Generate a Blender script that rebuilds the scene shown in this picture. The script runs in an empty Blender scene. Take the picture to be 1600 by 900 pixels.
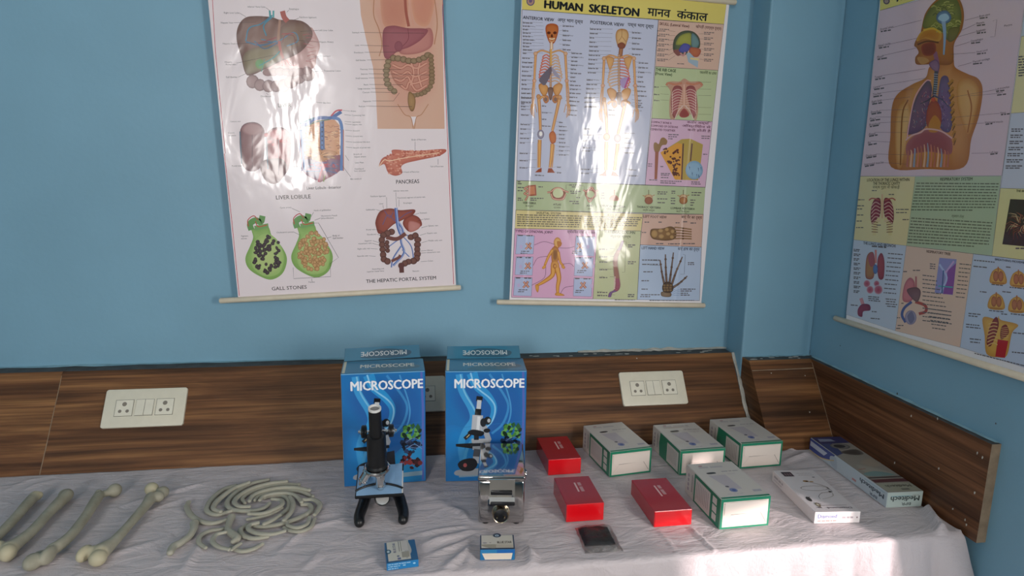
import bpy, bmesh, math, random
from mathutils import Vector, Matrix, noise

random.seed(7)
scene = bpy.context.scene
COL = scene.collection
PI = math.pi

# ------------------------------------------------------------------ camera
CAM_F = 1000.0                       # focal length in pixels of a 1600 wide frame
CAM_POS = Vector((0.0, 0.0, 1.588))
def camera_axes(pitch, yaw, roll):
    cy, sy, cp, sp = math.cos(yaw), math.sin(yaw), math.cos(pitch), math.sin(pitch)
    fwd = Vector((sy*cp, cy*cp, -sp)); right = Vector((cy, -sy, 0)); up = right.cross(fwd)
    cr, sr = math.cos(roll), math.sin(roll)
    return cr*right + sr*up, -sr*right + cr*up, fwd
AX_R, AX_U, AX_F = camera_axes(math.radians(10.35), math.radians(9.0), math.radians(1.0))
cam_data = bpy.data.cameras.new('camera')
cam_data.sensor_width = 36.0
cam_data.lens = 36.0*CAM_F/1600.0
cam_data.clip_start = 0.02
cam = bpy.data.objects.new('camera', cam_data)
cm = Matrix((AX_R, AX_U, -AX_F)).transposed().to_4x4()
cm.translation = CAM_POS
cam.matrix_world = cm
COL.objects.link(cam)
scene.camera = cam

# ------------------------------------------------------------------ world, sun, window light, exposure
world = bpy.data.worlds.new('sky'); scene.world = world
world.use_nodes = True
bg = world.node_tree.nodes['Background']
bg.inputs[0].default_value = (0.75, 0.85, 1.0, 1); bg.inputs[1].default_value = 1.0

def sun_lamp(name, direction, strength, colour, angle):
    d = bpy.data.lights.new(name, 'SUN'); d.energy = strength; d.color = colour; d.angle = math.radians(angle)
    o = bpy.data.objects.new(name, d); COL.objects.link(o)
    o.rotation_euler = Vector(direction).to_track_quat('-Z', 'Y').to_euler()
    o.location = (3, -3, 4)
    return o
def window_light(name, loc, direction, sx, sy, power, colour):
    d = bpy.data.lights.new(name, 'AREA'); d.shape = 'RECTANGLE'; d.size = sx; d.size_y = sy
    d.energy = power; d.color = colour
    o = bpy.data.objects.new(name, d); COL.objects.link(o)
    o.location = loc; o.rotation_euler = Vector(direction).to_track_quat('-Z', 'Y').to_euler()
    return o
SUN_DIR = Vector((-0.62, 0.78, -0.15))
sun_lamp('sun', SUN_DIR, 2.7, (1.0, 0.84, 0.82), 2.5)
window_light('daylight_front_window', (-1.08, -2.24, 2.0), (0, 1, -0.05), 0.5, 1.05, 24, (1.0, 0.95, 0.9))
window_light('daylight_side_window', (1.375, -0.30, 1.52), (-1, 0.45, -0.05), 0.5, 1.1, 24, (1.0, 0.93, 0.87))
VS = scene.view_settings
VS.view_transform = 'Standard'; VS.look = 'None'; VS.gamma = 1.0; VS.use_curve_mapping = False
VS.exposure = 0.92

# ------------------------------------------------------------------ helpers: measuring
def ray(px, py):
    return (AX_R*((px-800.0)/CAM_F) + AX_U*((450.0-py)/CAM_F) + AX_F)
def on_plane(px, py, point, normal):
    r = ray(px, py); n = Vector(normal)
    return CAM_POS + r*((Vector(point)-CAM_POS).dot(n)/r.dot(n))
TABLE_Z = 0.75
def on_table(px, py, z=TABLE_Z):
    return on_plane(px, py, (0, 0, z), (0, 0, 1))

# ------------------------------------------------------------------ helpers: colour and materials
def lin(h):
    h = h.lstrip('#')
    c = [int(h[i:i+2], 16)/255.0 for i in (0, 2, 4)]
    return tuple(x/12.92 if x <= 0.04045 else ((x+0.055)/1.055)**2.4 for x in c)
def lin4(h): return lin(h) + (1.0,)

def new_mat(name):
    m = bpy.data.materials.new(name); m.use_nodes = True
    nt = m.node_tree; b = nt.nodes['Principled BSDF']
    return m, nt, b
def node(nt, kind, **kw):
    n = nt.nodes.new(kind)
    for k, v in kw.items(): setattr(n, k, v)
    return n
def add_bump(nt, b, scale, strength, dist=0.01, stretch=(1, 1, 1), detail=3, coord='Object'):
    tc = node(nt, 'ShaderNodeTexCoord'); mp = node(nt, 'ShaderNodeMapping'); nz = node(nt, 'ShaderNodeTexNoise'); bp = node(nt, 'ShaderNodeBump')
    mp.inputs['Scale'].default_value = stretch
    nz.inputs['Scale'].default_value = scale; nz.inputs['Detail'].default_value = detail
    bp.inputs['Strength'].default_value = strength; bp.inputs['Distance'].default_value = dist
    L = nt.links
    L.new(tc.outputs[coord], mp.inputs[0]); L.new(mp.outputs[0], nz.inputs['Vector'])
    L.new(nz.outputs['Fac'], bp.inputs['Height']); L.new(bp.outputs[0], b.inputs['Normal'])
    return nz
def flat(name, hexcol, rough=0.5, metal=0.0, spec=0.5, coat=0.0, var=0.06, vscale=40, bump=0.0, bscale=120):
    """a plain material with a little procedural variation of its colour"""
    m, nt, b = new_mat(name)
    tc = node(nt, 'ShaderNodeTexCoord'); nz = node(nt, 'ShaderNodeTexNoise'); rp = node(nt, 'ShaderNodeValToRGB')
    nz.inputs['Scale'].default_value = vscale; nz.inputs['Detail'].default_value = 3
    c = lin(hexcol)
    rp.color_ramp.elements[0].position = 0.3; rp.color_ramp.elements[1].position = 0.7
    rp.color_ramp.elements[0].color = tuple(x*(1-var) for x in c)+(1,)
    rp.color_ramp.elements[1].color = tuple(min(1, x*(1+var)) for x in c)+(1,)
    nt.links.new(tc.outputs['Object'], nz.inputs['Vector']); nt.links.new(nz.outputs['Fac'], rp.inputs['Fac'])
    nt.links.new(rp.outputs['Color'], b.inputs['Base Color'])
    b.inputs['Roughness'].default_value = rough; b.inputs['Metallic'].default_value = metal
    b.inputs['Specular IOR Level'].default_value = spec
    b.inputs['Coat Weight'].default_value = coat
    if bump: add_bump(nt, b, bscale, bump, 0.002)
    return m
def printed(name, rough=0.4, spec=0.5, coat=0.0, bump=0.0, bscale=6, bdist=0.01, stretch=(1, 1, 1), detail=2):
    """printed paper or card: the print colours live on the faces"""
    m, nt, b = new_mat(name)
    at = node(nt, 'ShaderNodeAttribute', attribute_name='print')
    nt.links.new(at.outputs['Color'], b.inputs['Base Color'])
    b.inputs['Roughness'].default_value = rough; b.inputs['Specular IOR Level'].default_value = spec
    b.inputs['Coat Weight'].default_value = coat; b.inputs['Coat Roughness'].default_value = 0.06
    if bump:
        add_bump(nt, b, bscale, bump, bdist, stretch, detail)
        if coat:
            for l in list(nt.links):
                if l.to_node == b and l.to_socket.name == 'Normal':
                    nt.links.new(l.from_socket, b.inputs['Coat Normal'])
    return m
def wood(name, dark, mid, light, offset=(0, 0, 0)):
    m, nt, b = new_mat(name); L = nt.links
    tc = node(nt, 'ShaderNodeTexCoord'); mp = node(nt, 'ShaderNodeMapping')
    mp.inputs['Scale'].default_value = (0.9, 0.9, 16); mp.inputs['Location'].default_value = offset
    L.new(tc.outputs['Object'], mp.inputs[0])
    n1 = node(nt, 'ShaderNodeTexNoise'); n1.inputs['Scale'].default_value = 1.6; n1.inputs['Detail'].default_value = 7; n1.inputs['Distortion'].default_value = 0.5; n1.inputs['Roughness'].default_value = 0.62
    n2 = node(nt, 'ShaderNodeTexNoise'); n2.inputs['Scale'].default_value = 6; n2.inputs['Detail'].default_value = 5; n2.inputs['Distortion'].default_value = 0.3
    mp2 = node(nt, 'ShaderNodeMapping'); mp2.inputs['Scale'].default_value = (0.35, 0.35, 26); mp2.inputs['Location'].default_value = (offset[0]+3, offset[1], offset[2]+5)
    L.new(tc.outputs['Object'], mp2.inputs[0])
    L.new(mp.outputs[0], n1.inputs['Vector']); L.new(mp2.outputs[0], n2.inputs['Vector'])
    r1 = node(nt, 'ShaderNodeValToRGB'); e = r1.color_ramp.elements
    e[0].position = 0.33; e[0].color = lin4(dark); e[1].position = 0.68; e[1].color = lin4(light)
    k = e.new(0.5); k.color = lin4(mid)
    r2 = node(nt, 'ShaderNodeValToRGB'); e = r2.color_ramp.elements
    e[0].position = 0.36; e[0].color = (0.55, 0.5, 0.47, 1); e[1].position = 0.62; e[1].color = (1.15, 1.1, 1.05, 1)
    mx = node(nt, 'ShaderNodeMix', data_type='RGBA', blend_type='MULTIPLY'); mx.inputs['Factor'].default_value = 0.85
    L.new(n1.outputs['Fac'], r1.inputs['Fac']); L.new(n2.outputs['Fac'], r2.inputs['Fac'])
    L.new(r1.outputs['Color'], mx.inputs[6]); L.new(r2.outputs['Color'], mx.inputs[7])
    L.new(mx.outputs[2], b.inputs['Base Color'])
    b.inputs['Roughness'].default_value = 0.42; b.inputs['Specular IOR Level'].default_value = 0.35
    return m

# ------------------------------------------------------------------ helpers: meshes and objects
def link_mesh(name, me, mats, parent=None, smooth=False):
    o = bpy.data.objects.new(name, me); COL.objects.link(o)
    for m in (mats if isinstance(mats, (list, tuple)) else [mats]): me.materials.append(m)
    if parent: o.parent = parent
    if smooth:
        for p in me.polygons: p.use_smooth = True
    return o
def obj(name, bm, mats, parent=None, smooth=False):
    bmesh.ops.recalc_face_normals(bm, faces=bm.faces)
    me = bpy.data.meshes.new(name); bm.to_mesh(me); bm.free()
    o = link_mesh(name, me, mats, parent, False)
    if smooth:
        for p in me.polygons: p.use_smooth = True
        smooth_by_angle(me, smooth if smooth is not True else 40)
    return o
def smooth_by_angle(me, deg):
    bm = bmesh.new(); bm.from_mesh(me)
    lim = math.radians(deg)
    for e in bm.edges:
        if len(e.link_faces) == 2:
            e.smooth = e.calc_face_angle(0) < lim
    bm.to_mesh(me); bm.free()
def tag(o, label, cat, group=None, kind=None):
    o['label'] = label; o['category'] = cat
    if group: o['group'] = group
    if kind: o['kind'] = kind
    return o
def thing(name, label, cat, loc=(0, 0, 0), rotz=0.0, group=None, matrix=None):
    o = bpy.data.objects.new(name, None); COL.objects.link(o); o.empty_display_size = 0.05
    if matrix is not None: o.matrix_world = matrix
    else: o.location = loc; o.rotation_euler = (0, 0, rotz)
    return tag(o, label, cat, group)
def struct(name, bm, mats, **kw):
    o = obj(name, bm, mats, **kw); o['kind'] = 'structure'; return o

def box_into(bm, x0, x1, y0, y1, z0, z1, bevel=0.0, seg=2, mi=0):
    r = bmesh.ops.create_cube(bm, size=1.0)
    vs = r['verts']
    for v in vs:
        v.co = Vector((x0+(v.co.x+.5)*(x1-x0), y0+(v.co.y+.5)*(y1-y0), z0+(v.co.z+.5)*(z1-z0)))
    fs = {f for v in vs for f in v.link_faces}
    for f in fs: f.material_index = mi
    if bevel:
        es = {e for v in vs for e in v.link_edges}
        r2 = bmesh.ops.bevel(bm, geom=list(es), offset=bevel, segments=seg, affect='EDGES', profile=0.5)
        for f in r2['faces']: f.material_index = mi
    return vs
def new_box(*a, **k):
    bm = bmesh.new(); box_into(bm, *a, **k); return bm
def prism_into(bm, pts, vec, mi=0):
    """polygon pts (3D) extruded along vec"""
    vec = Vector(vec)
    a = [bm.verts.new(Vector(p)) for p in pts]; b = [bm.verts.new(Vector(p)+vec) for p in pts]
    n = len(pts); fs = [bm.faces.new(a[::-1]), bm.faces.new(b)]
    for i in range(n): fs.append(bm.faces.new((a[i], a[(i+1) % n], b[(i+1) % n], b[i])))
    for f in fs: f.material_index = mi
    return fs
def frame_of(d):
    d = d.normalized(); up = Vector((0, 0, 1)) if abs(d.z) < 0.9 else Vector((0, 1, 0))
    s = d.cross(up).normalized(); return s, s.cross(d).normalized()
def tube_into(bm, pts, radii, n=12, flat_z=1.0, cap=True, mi=0, ref=None):
    """swept round (or flattened) tube along 3D points"""
    pts = [Vector(p) for p in pts]; rings = []
    for i, p in enumerate(pts):
        d = (pts[min(i+1, len(pts)-1)] - pts[max(i-1, 0)])
        s, u = frame_of(d)
        if ref: u = Vector(ref); s = d.normalized().cross(u).normalized()
        r = radii[i] if isinstance(radii, (list, tuple)) else radii
        rings.append([bm.verts.new(p + s*(r*math.cos(2*PI*k/n)) + u*(r*flat_z*math.sin(2*PI*k/n))) for k in range(n)])
    fs = []
    for a, b in zip(rings, rings[1:]):
        for k in range(n): fs.append(bm.faces.new((a[k], a[(k+1) % n], b[(k+1) % n], b[k])))
    if cap: fs += [bm.faces.new(rings[0][::-1]), bm.faces.new(rings[-1])]
    for f in fs: f.material_index = mi
    return rings
def lathe_into(bm, profile, n=32, mat=None, mi=0):
    """profile [(r, z)] turned about z, then moved by mat"""
    rings = []
    for r, z in profile:
        rings.append([bm.verts.new(Vector((max(r, 1e-5)*math.cos(2*PI*k/n), max(r, 1e-5)*math.sin(2*PI*k/n), z))) for k in range(n)])
    for a, b in zip(rings, rings[1:]):
        for k in range(n): bm.faces.new((a[k], a[(k+1) % n], b[(k+1) % n], b[k])).material_index = mi
    bm.faces.new(rings[0][::-1]).material_index = mi; bm.faces.new(rings[-1]).material_index = mi
    if mat is not None:
        for rg in rings:
            for v in rg: v.co = mat @ v.co
def ball_into(bm, c, r, scale=(1, 1, 1), rot=None):
    m = Matrix.Translation(Vector(c)) @ (rot.to_4x4() if rot else Matrix.Identity(4)) @ Matrix.Diagonal((scale[0], scale[1], scale[2], 1))
    bmesh.ops.create_uvsphere(bm, u_segments=20, v_segments=14, radius=r, matrix=m)
def aim(p, d):
    """matrix that puts local z along d at p"""
    q = Vector(d).to_track_quat('Z', 'Y').to_matrix().to_4x4(); q.translation = Vector(p); return q
def fuse(bm, voxel, smooth_n=6):
    """melt overlapping lumps of one object into one continuous skin"""
    me = bpy.data.meshes.new('lump'); bm.to_mesh(me); bm.free()
    o = bpy.data.objects.new('lump', me); COL.objects.link(o)
    md = o.modifiers.new('r', 'REMESH'); md.mode = 'VOXEL'; md.voxel_size = voxel
    ms = o.modifiers.new('s', 'SMOOTH'); ms.iterations = smooth_n; ms.factor = 0.5
    dg = bpy.context.evaluated_depsgraph_get(); dg.update()
    out = bpy.data.meshes.new_from_object(o.evaluated_get(dg))
    bpy.data.objects.remove(o); bpy.data.meshes.remove(me)
    for p in out.polygons: p.use_smooth = True
    return out
def catmull(pts, n=6, closed=False):
    P = [Vector(p) for p in pts]; out = []; m = len(P)
    rng = range(m) if closed else range(m-1)
    for i in rng:
        p1, p2 = P[i], P[(i+1) % m]
        p0 = P[(i-1) % m] if (closed or i > 0) else p1*2-p2
        p3 = P[(i+2) % m] if (closed or i+2 < m) else p2*2-p1
        for k in range(n):
            t = k/n
            out.append(0.5*((2*p1)+(p2-p0)*t+(2*p0-5*p1+4*p2-p3)*t*t+(3*p1-p0-3*p2+p3)*t**3))
    if not closed: out.append(P[-1])
    return out

def soften(h, t=.22, to=(0xd2, 0xca, 0xcc)):
    return '#%02x%02x%02x' % tuple(int(int(h[1+2*i:3+2*i], 16)*(1-t)+to[i]*t) for i in range(3))

# ------------------------------------------------------------------ helpers: print (flat colour shapes lying on a face)
_TEXT = {}
def text_geo(s, off=0.0):
    key = (s, off)
    if key not in _TEXT:
        c = bpy.data.curves.new('t', 'FONT'); c.body = s; c.size = 1; c.resolution_u = 2; c.offset = off
        o = bpy.data.objects.new('t', c); me = o.to_mesh()
        vs = [(v.co.x, v.co.y) for v in me.vertices]; fs = [tuple(p.vertices) for p in me.polygons]
        o.to_mesh_clear(); bpy.data.objects.remove(o); bpy.data.curves.remove(c)
        x0 = min(v[0] for v in vs); x1 = max(v[0] for v in vs)
        _TEXT[key] = ([(x-x0, y) for x, y in vs], fs, x1-x0)
    return _TEXT[key]

class Print:
    """collects coloured shapes; a mapping (a, b, lift) -> 3D is set by self.to3. Shapes that overlap are
    stacked like layers of ink, ordered by layer number, then by the order they were drawn in"""
    STEP = 3e-5
    def __init__(self): self.v = []; self.f = []; self.c = []; self.L = 1; self.to3 = None; self.m = lambda x, y: (x, y); self.shapes = []
    def face(self, tri, col):
        self.f.append(tri); self.c.append(col)
    def shape(self, P, faces, cols, L):
        self.shapes.append((self.L if L is None else L, len(self.shapes), self.to3, P, faces, cols))
    def lay(self):
        levels = {}; cell = None
        for L, n, to3, P, faces, cols in sorted(self.shapes, key=lambda t: (t[0], t[1])):
            x0 = min(p[0] for p in P); x1 = max(p[0] for p in P); y0 = min(p[1] for p in P); y1 = max(p[1] for p in P)
            G = .02; keys = [(id(to3), i, j) for i in range(int(x0//G), int(x1//G)+1) for j in range(int(y0//G), int(y1//G)+1)]
            lv = 0
            for k in keys:
                for (a, b_, c_, d, q) in levels.get(k, ()):
                    if q > lv and a < x1 and b_ > x0 and c_ < y1 and d > y0: lv = q
            lv += 1
            for k in keys: levels.setdefault(k, []).append((x0, x1, y0, y1, lv))
            o = len(self.v); h = lv*self.STEP
            self.v += [to3(p[0], p[1], h) for p in P]
            for f, c in zip(faces, cols): self.face(tuple(o+i for i in f), c)
        self.shapes = []
    def mp(self, P): return [tuple(self.m(*p[:2])) for p in P]
    def poly(self, P, col, L=None):
        c = lin(col); self.shape(self.mp(P), [tuple(range(len(P)))], [[c]*len(P)], L)
    def rect(self, x0, y0, x1, y1, col, L=None): self.poly([(x0, y0), (x1, y0), (x1, y1), (x0, y1)], col, L)
    def curve(self, P, col, L=None, edge=None, n=5):
        Q = [tuple(p[:2]) for p in catmull([(x, y, 0) for x, y in P], n, True)]
        if edge is None: return self.poly(Q, col, L)
        self.fan(Q, col, edge, L)
    def fan(self, Q, cin, cout, L=None):
        """shape shaded from its middle to its rim, as printed drawings are"""
        a, b = lin(cin), lin(cout); m = len(Q)
        def star(cx, cy):
            s = [(Q[i][0]-cx)*(Q[(i+1) % m][1]-cy)-(Q[i][1]-cy)*(Q[(i+1) % m][0]-cx) for i in range(m)]
            return min(s) > 0 or max(s) < 0
        cx = sum(q[0] for q in Q)/m; cy = sum(q[1] for q in Q)/m; ok = star(cx, cy)
        if not ok:
            rr = random.Random(1); x0 = min(q[0] for q in Q); x1 = max(q[0] for q in Q); y0 = min(q[1] for q in Q); y1 = max(q[1] for q in Q)
            for t in range(150):
                px, py = rr.uniform(x0, x1), rr.uniform(y0, y1)
                if star(px, py): cx, cy, ok = px, py, True; break
        if not ok:
            c = tuple(.6*p+.4*q for p, q in zip(a, b)); return self.shape(self.mp(Q), [tuple(range(m))], [[c]*m], L)
        mid = [((q[0]-cx)*.72+cx, (q[1]-cy)*.72+cy) for q in Q]
        am = tuple(.75*p+.25*q for p, q in zip(a, b)); fs = []; cs = []
        for i in range(m):
            j = (i+1) % m
            fs.append((0, 1+i, 1+j)); cs.append([a, am, am])
            fs.append((1+i, 1+m+i, 1+m+j, 1+j)); cs.append([am, b, b, am])
        self.shape(self.mp([(cx, cy)]+mid+list(Q)), fs, cs, L)
    def ell(self, cx, cy, rx, ry, col, L=None, edge=None, rot=0, n=18):
        c, s = math.cos(rot), math.sin(rot)
        Q = [(cx+rx*math.cos(t)*c-ry*math.sin(t)*s, cy+rx*math.cos(t)*s+ry*math.sin(t)*c) for t in [2*PI*i/n for i in range(n)]]
        if edge: self.fan(Q, col, edge, L)
        else: self.poly(Q, col, L)
    def stroke(self, P, w, col, L=None, smooth=False, taper=None, closed=False):
        if smooth: P = [tuple(p[:2]) for p in catmull([(x, y, 0) for x, y in P], 5, closed)]
        if closed: P = list(P)+[P[0]]
        c = lin(col); A = []
        n = len(P)
        for i in range(n):
            dx = P[min(i+1, n-1)][0]-P[max(i-1, 0)][0]; dy = P[min(i+1, n-1)][1]-P[max(i-1, 0)][1]
            l = math.hypot(dx, dy) or 1
            h = w/2 if taper is None else (w+(taper-w)*i/(n-1))/2
            A.append((P[i][0]-dy/l*h, P[i][1]+dx/l*h)); A.append((P[i][0]+dy/l*h, P[i][1]-dx/l*h))
        self.shape(self.mp(A), [(2*i, 2*i+1, 2*i+3, 2*i+2) for i in range(n-1)], [[c]*4]*(n-1), L)
    def text(self, s, x, y, h, col, L=None, width=None, off=0.0, align='L', right=None, up=None):
        """text whose baseline starts at (x, y); h = cap height, all in current units. right/up: directions in those units"""
        vs, fs, w = text_geo(s, 0.0)
        o = Vector(self.m(x, y)); r = Vector(self.m(x+1, y))-o; k = r.length
        if right is None:
            R = Vector((1, 0)); U = Vector((0, 1))                # upright in the sheet's own axes
        else:
            R = (Vector(self.m(x+right[0], y+right[1]))-o).normalized(); U = (Vector(self.m(x+up[0], y+up[1]))-o).normalized()
        sy = h*k/0.73; sx = sy if width is None else width*k/w
        sh = {'L': 0, 'C': -.5, 'R': -1}[align]*w*sx
        P = []
        for vx, vy in vs:
            q = o + R*(vx*sx+sh) + U*(vy*sy); P.append((q.x, q.y))
        c = lin(col); cs = [[c]*len(f) for f in fs]
        self.shape(P, fs, cs, L)
        if off > 0:                                              # bold: the same ink laid down again, slightly shifted
            for a, b_ in ((-1, 0), (1, 0), (0, .6), (0, -.6)):
                d = R*(a*off*sx*1.1) + U*(b_*off*sy*1.1)
                self.shape([(p[0]+d.x, p[1]+d.y) for p in P], fs, cs, L)
    def words(self, x0, y, x1, h, col, L=None, slope=0.0, rnd=random):
        """a line of print too small to read"""
        x = x0; P = []; F = []
        while x < x1-h:
            w = min(rnd.uniform(1.2, 4.5)*h, x1-x); yy = y+(x-x0)*slope; k = len(P)
            P += [(x, yy), (x+w, yy+w*slope), (x+w, yy+w*slope-h), (x, yy-h)]; F.append((k, k+1, k+2, k+3)); x += w+h*.6
        if P: c = lin(soften(col, .28, (0xc8, 0xc2, 0xc0))); self.shape(self.mp(P), F, [[c]*4]*len(F), L)
    def build(self, name, mat, parent=None):
        self.lay()
        me = bpy.data.meshes.new(name)
        me.from_pydata([tuple(v) for v in self.v], [], self.f); me.update()
        at = me.color_attributes.new('print', 'FLOAT_COLOR', 'CORNER')
        flatc = []
        for c in self.c:
            for q in c: flatc += [q[0], q[1], q[2], 1.0]
        at.data.foreach_set('color', flatc)
        return link_mesh(name, me, mat, parent)
    def solid_box(self, x0, x1, y0, y1, z0, z1, cols, bev=0.0):
        """closed box, cols = dict of face colours front back left right top bottom"""
        bm = bmesh.new(); box_into(bm, x0, x1, y0, y1, z0, z1, bev, 2); bmesh.ops.recalc_face_normals(bm, faces=bm.faces)
        bm.verts.index_update(); k = len(self.v); self.v += [v.co.copy() for v in bm.verts]
        for f in bm.faces:
            n = f.normal; d = [('front', -n.y), ('back', n.y), ('left', -n.x), ('right', n.x), ('top', n.z), ('bottom', -n.z)]
            nm = max(d, key=lambda t: t[1])[0]
            self.face(tuple(k+v.index for v in f.verts), [lin(cols.get(nm, cols['top']))]*len(f.verts))
        bm.free()

# ================================================================== THE SETTING
def wall_paint(name, hexcol):
    m, nt, b = new_mat(name); L = nt.links
    tc = node(nt, 'ShaderNodeTexCoord')
    n1 = node(nt, 'ShaderNodeTexNoise'); n1.inputs['Scale'].default_value = 2.2; n1.inputs['Detail'].default_value = 6
    n2 = node(nt, 'ShaderNodeTexNoise'); n2.inputs['Scale'].default_value = 60; n2.inputs['Detail'].default_value = 4
    L.new(tc.outputs['Object'], n1.inputs['Vector']); L.new(tc.outputs['Object'], n2.inputs['Vector'])
    c = lin(hexcol)
    r = node(nt, 'ShaderNodeValToRGB'); e = r.color_ramp.elements
    e[0].position = 0.3; e[0].color = tuple(x*.93 for x in c)+(1,); e[1].position = 0.72; e[1].color = tuple(x*1.06 for x in c)+(1,)
    L.new(n1.outputs['Fac'], r.inputs['Fac']); L.new(r.outputs['Color'], b.inputs['Base Color'])
    b.inputs['Roughness'].default_value = 0.5; b.inputs['Specular IOR Level'].default_value = 0.3
    bp = node(nt, 'ShaderNodeBump'); bp.inputs['Strength'].default_value = 0.12; bp.inputs['Distance'].default_value = 0.004
    L.new(n2.outputs['Fac'], bp.inputs['Height']); L.new(bp.outputs[0], b.inputs['Normal'])
    return m
M_BLUE = wall_paint('blue_wall_paint', '#7fa9be')
M_WHITEWALL = wall_paint('pale_wall_paint', '#c3c6c6')
M_FLOOR = flat('grey_floor_tile', '#8d8780', 0.4, vscale=3)
M_FRAME = flat('grey_window_frame', '#8a8f92', 0.4)
M_WOOD_A = wood('walnut_laminate', '#46301f', '#6d4a2f', '#936a44')
M_WOOD_B = wood('walnut_laminate_left', '#422b1b', '#6f4b30', '#9a7048', (4, 0, 7))
M_WOOD_C = wood('walnut_laminate_side', '#4d3020', '#68452d', '#80563a', (9, 2, 3))
M_LEDGE = flat('dusty_grey_ledge', '#4b4a48', 0.7, var=0.3, vscale=25)
M_CAULK = flat('dried_white_caulk', '#b9b6ac', 0.8, var=0.15)
M_PAINTCHIP = flat('spilled_blue_paint', '#8fb4bf', 0.7, var=0.15)
M_GAPW = flat('old_screw_holes', '#4a4c48', .8)
M_TAN = flat('tan_board_edge', '#8e7a63', 0.6, var=0.2)

YB, YP, XR, YF, XL, ZC = 2.03, 1.92, 1.335, -2.2, -2.6, 3.0
PX0 = 1.085                                           # left face of the corner column
struct('floor', new_box(XL-.1, XR+.06, YF-.06, YB+.1, -0.05, 0), M_FLOOR)
struct('ceiling', new_box(XL-.1, XR+.06, YF-.06, YB+.1, ZC, ZC+.05), M_WHITEWALL)
struct('wall_back', new_box(XL-.1, XR+.06, YB, YB+.1, 0, ZC), M_BLUE)
struct('wall_left', new_box(XL-.1, XL, YF, YB, 0, ZC), M_BLUE)
struct('wall_corner', new_box(PX0, XR, YP, YB, 0, ZC, bevel=0.006), M_BLUE)
bm = bmesh.new()
SIDE = [(YF, -.62, None), (-.62, .02, (.94, 2.1)), (.02, .22, None), (.22, .95, (.66, .945)), (.95, YB, None)]  # lower gap: added opening that shapes the sun patch on the table
for a, b_, h in SIDE:
    if h is None: box_into(bm, XR, XR+.06, a, b_, 0, ZC)
    else: box_into(bm, XR, XR+.06, a, b_, 0, h[0]); box_into(bm, XR, XR+.06, a, b_, h[1], ZC)
struct('wall_right', bm, M_BLUE)
bm = bmesh.new()
box_into(bm, XL, -1.36, YF-.06, YF, 0, ZC); box_into(bm, -.80, XR, YF-.06, YF, 0, ZC)
box_into(bm, -1.36, -.80, YF-.06, YF, 0, 1.44); box_into(bm, -1.36, -.80, YF-.06, YF, 2.56, ZC)
struct('wall_front', bm, M_BLUE)
def window_frame_x(name, y0, y1, z0, z1):
    bm = bmesh.new()
    for a, b_, c, d in ((y0, y1, z0, z0+.02), (y0, y1, z1-.02, z1), (y0, y0+.02, z0, z1), (y1-.02, y1, z0, z1)):
        box_into(bm, XR-.008, XR+.05, a, b_, c, d)
    struct(name, bm, M_FRAME)
window_frame_x('window_1', -.62, .02, .94, 2.1)
struct('sun_block_board', new_box(XR+.075, XR+.09, -.75, .15, .9, 2.2), M_WHITEWALL)  # added unseen board outside the window, keeps the sun off the back wall
bm = bmesh.new()
for a, b_, c, d in ((-1.36, -.80, 1.44, 1.46), (-1.36, -.80, 2.54, 2.56), (-1.36, -1.34, 1.44, 2.56), (-.82, -.80, 1.44, 2.56)):
    box_into(bm, a, b_, YF-.05, YF+.008, c, d)
struct('window_2', bm, M_FRAME)

# leaning wooden dado along the back wall; the face leans towards the table at its foot
ZT = 0.99
def lean_y(z, y0=1.967): return y0-.7*(.985-z)
def dado(name, x0, x1, yback, y0, mat, zb=.742):
    prof = [(yback, ZT), (y0+.006, ZT), (y0, .985), (lean_y(zb, y0), zb), (yback, zb)]
    bm = bmesh.new()
    prism_into(bm, [(x0, y, z) for y, z in prof], (x1-x0, 0, 0))
    bmesh.ops.recalc_face_normals(bm, faces=bm.faces)
    for f in bm.faces:
        if f.normal.z > .9: f.material_index = 1
    struct(name, bm, [mat, M_LEDGE])
JX = -1.01
dado('trim_1', XL, JX-.001, YB, 1.967, M_WOOD_B)
dado('trim_2', JX, 1.075, YB, 1.967, M_WOOD_A)
dado('trim_3', 1.088, 1.3099, YP, 1.872, M_WOOD_A)
bm = new_box(1.31, XR, 1.193, YP, .742, ZT); bmesh.ops.recalc_face_normals(bm, faces=bm.faces)
for f in bm.faces:
    if f.normal.z > .9: f.material_index = 1
    if f.normal.y < -.9: f.material_index = 2
struct('trim_4', bm, [M_WOOD_C, M_LEDGE, M_TAN])
# caulk in the gap beside the corner column, thin strip at the board joint and the light line on the column's dado
def ribbon(name, pts, w, mat, normal=(0, -1, 0), jitter=0.35, t=0.0015, side=None):
    bm = bmesh.new(); P = [Vector(p) for p in pts]; Q = []
    for i in range(len(P)-1):
        for k in range(8): Q.append(P[i].lerp(P[i+1], k/8))
    Q.append(P[-1]); nrm = Vector(normal)
    up = []; lo = []
    for i, q in enumerate(Q):
        d = (Q[min(i+1, len(Q)-1)]-Q[max(i-1, 0)]).normalized(); s = d.cross(nrm).normalized()
        up.append(q+s*w*.5*(1+random.uniform(-jitter, jitter))); lo.append(q-s*w*.5*(1+random.uniform(-jitter, jitter)))
    rows = []
    for lst in (up, lo): rows.append(([bm.verts.new(p) for p in lst], [bm.verts.new(p+nrm*t) for p in lst]))
    (ua, ub), (la, lb) = rows
    for i in range(len(Q)-1):
        bm.faces.new((ub[i], ub[i+1], lb[i+1], lb[i])); bm.faces.new((ua[i], ua[i+1], ub[i+1], ub[i])); bm.faces.new((la[i], la[i+1], lb[i+1], lb[i])); bm.faces.new((ua[i], ua[i+1], la[i+1], la[i]))
    for e in (0, -1): bm.faces.new((ua[e], ub[e], lb[e], la[e]))
    return struct(name, bm, mat)
LN = Vector((0, -1, .7)).normalized()
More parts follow.
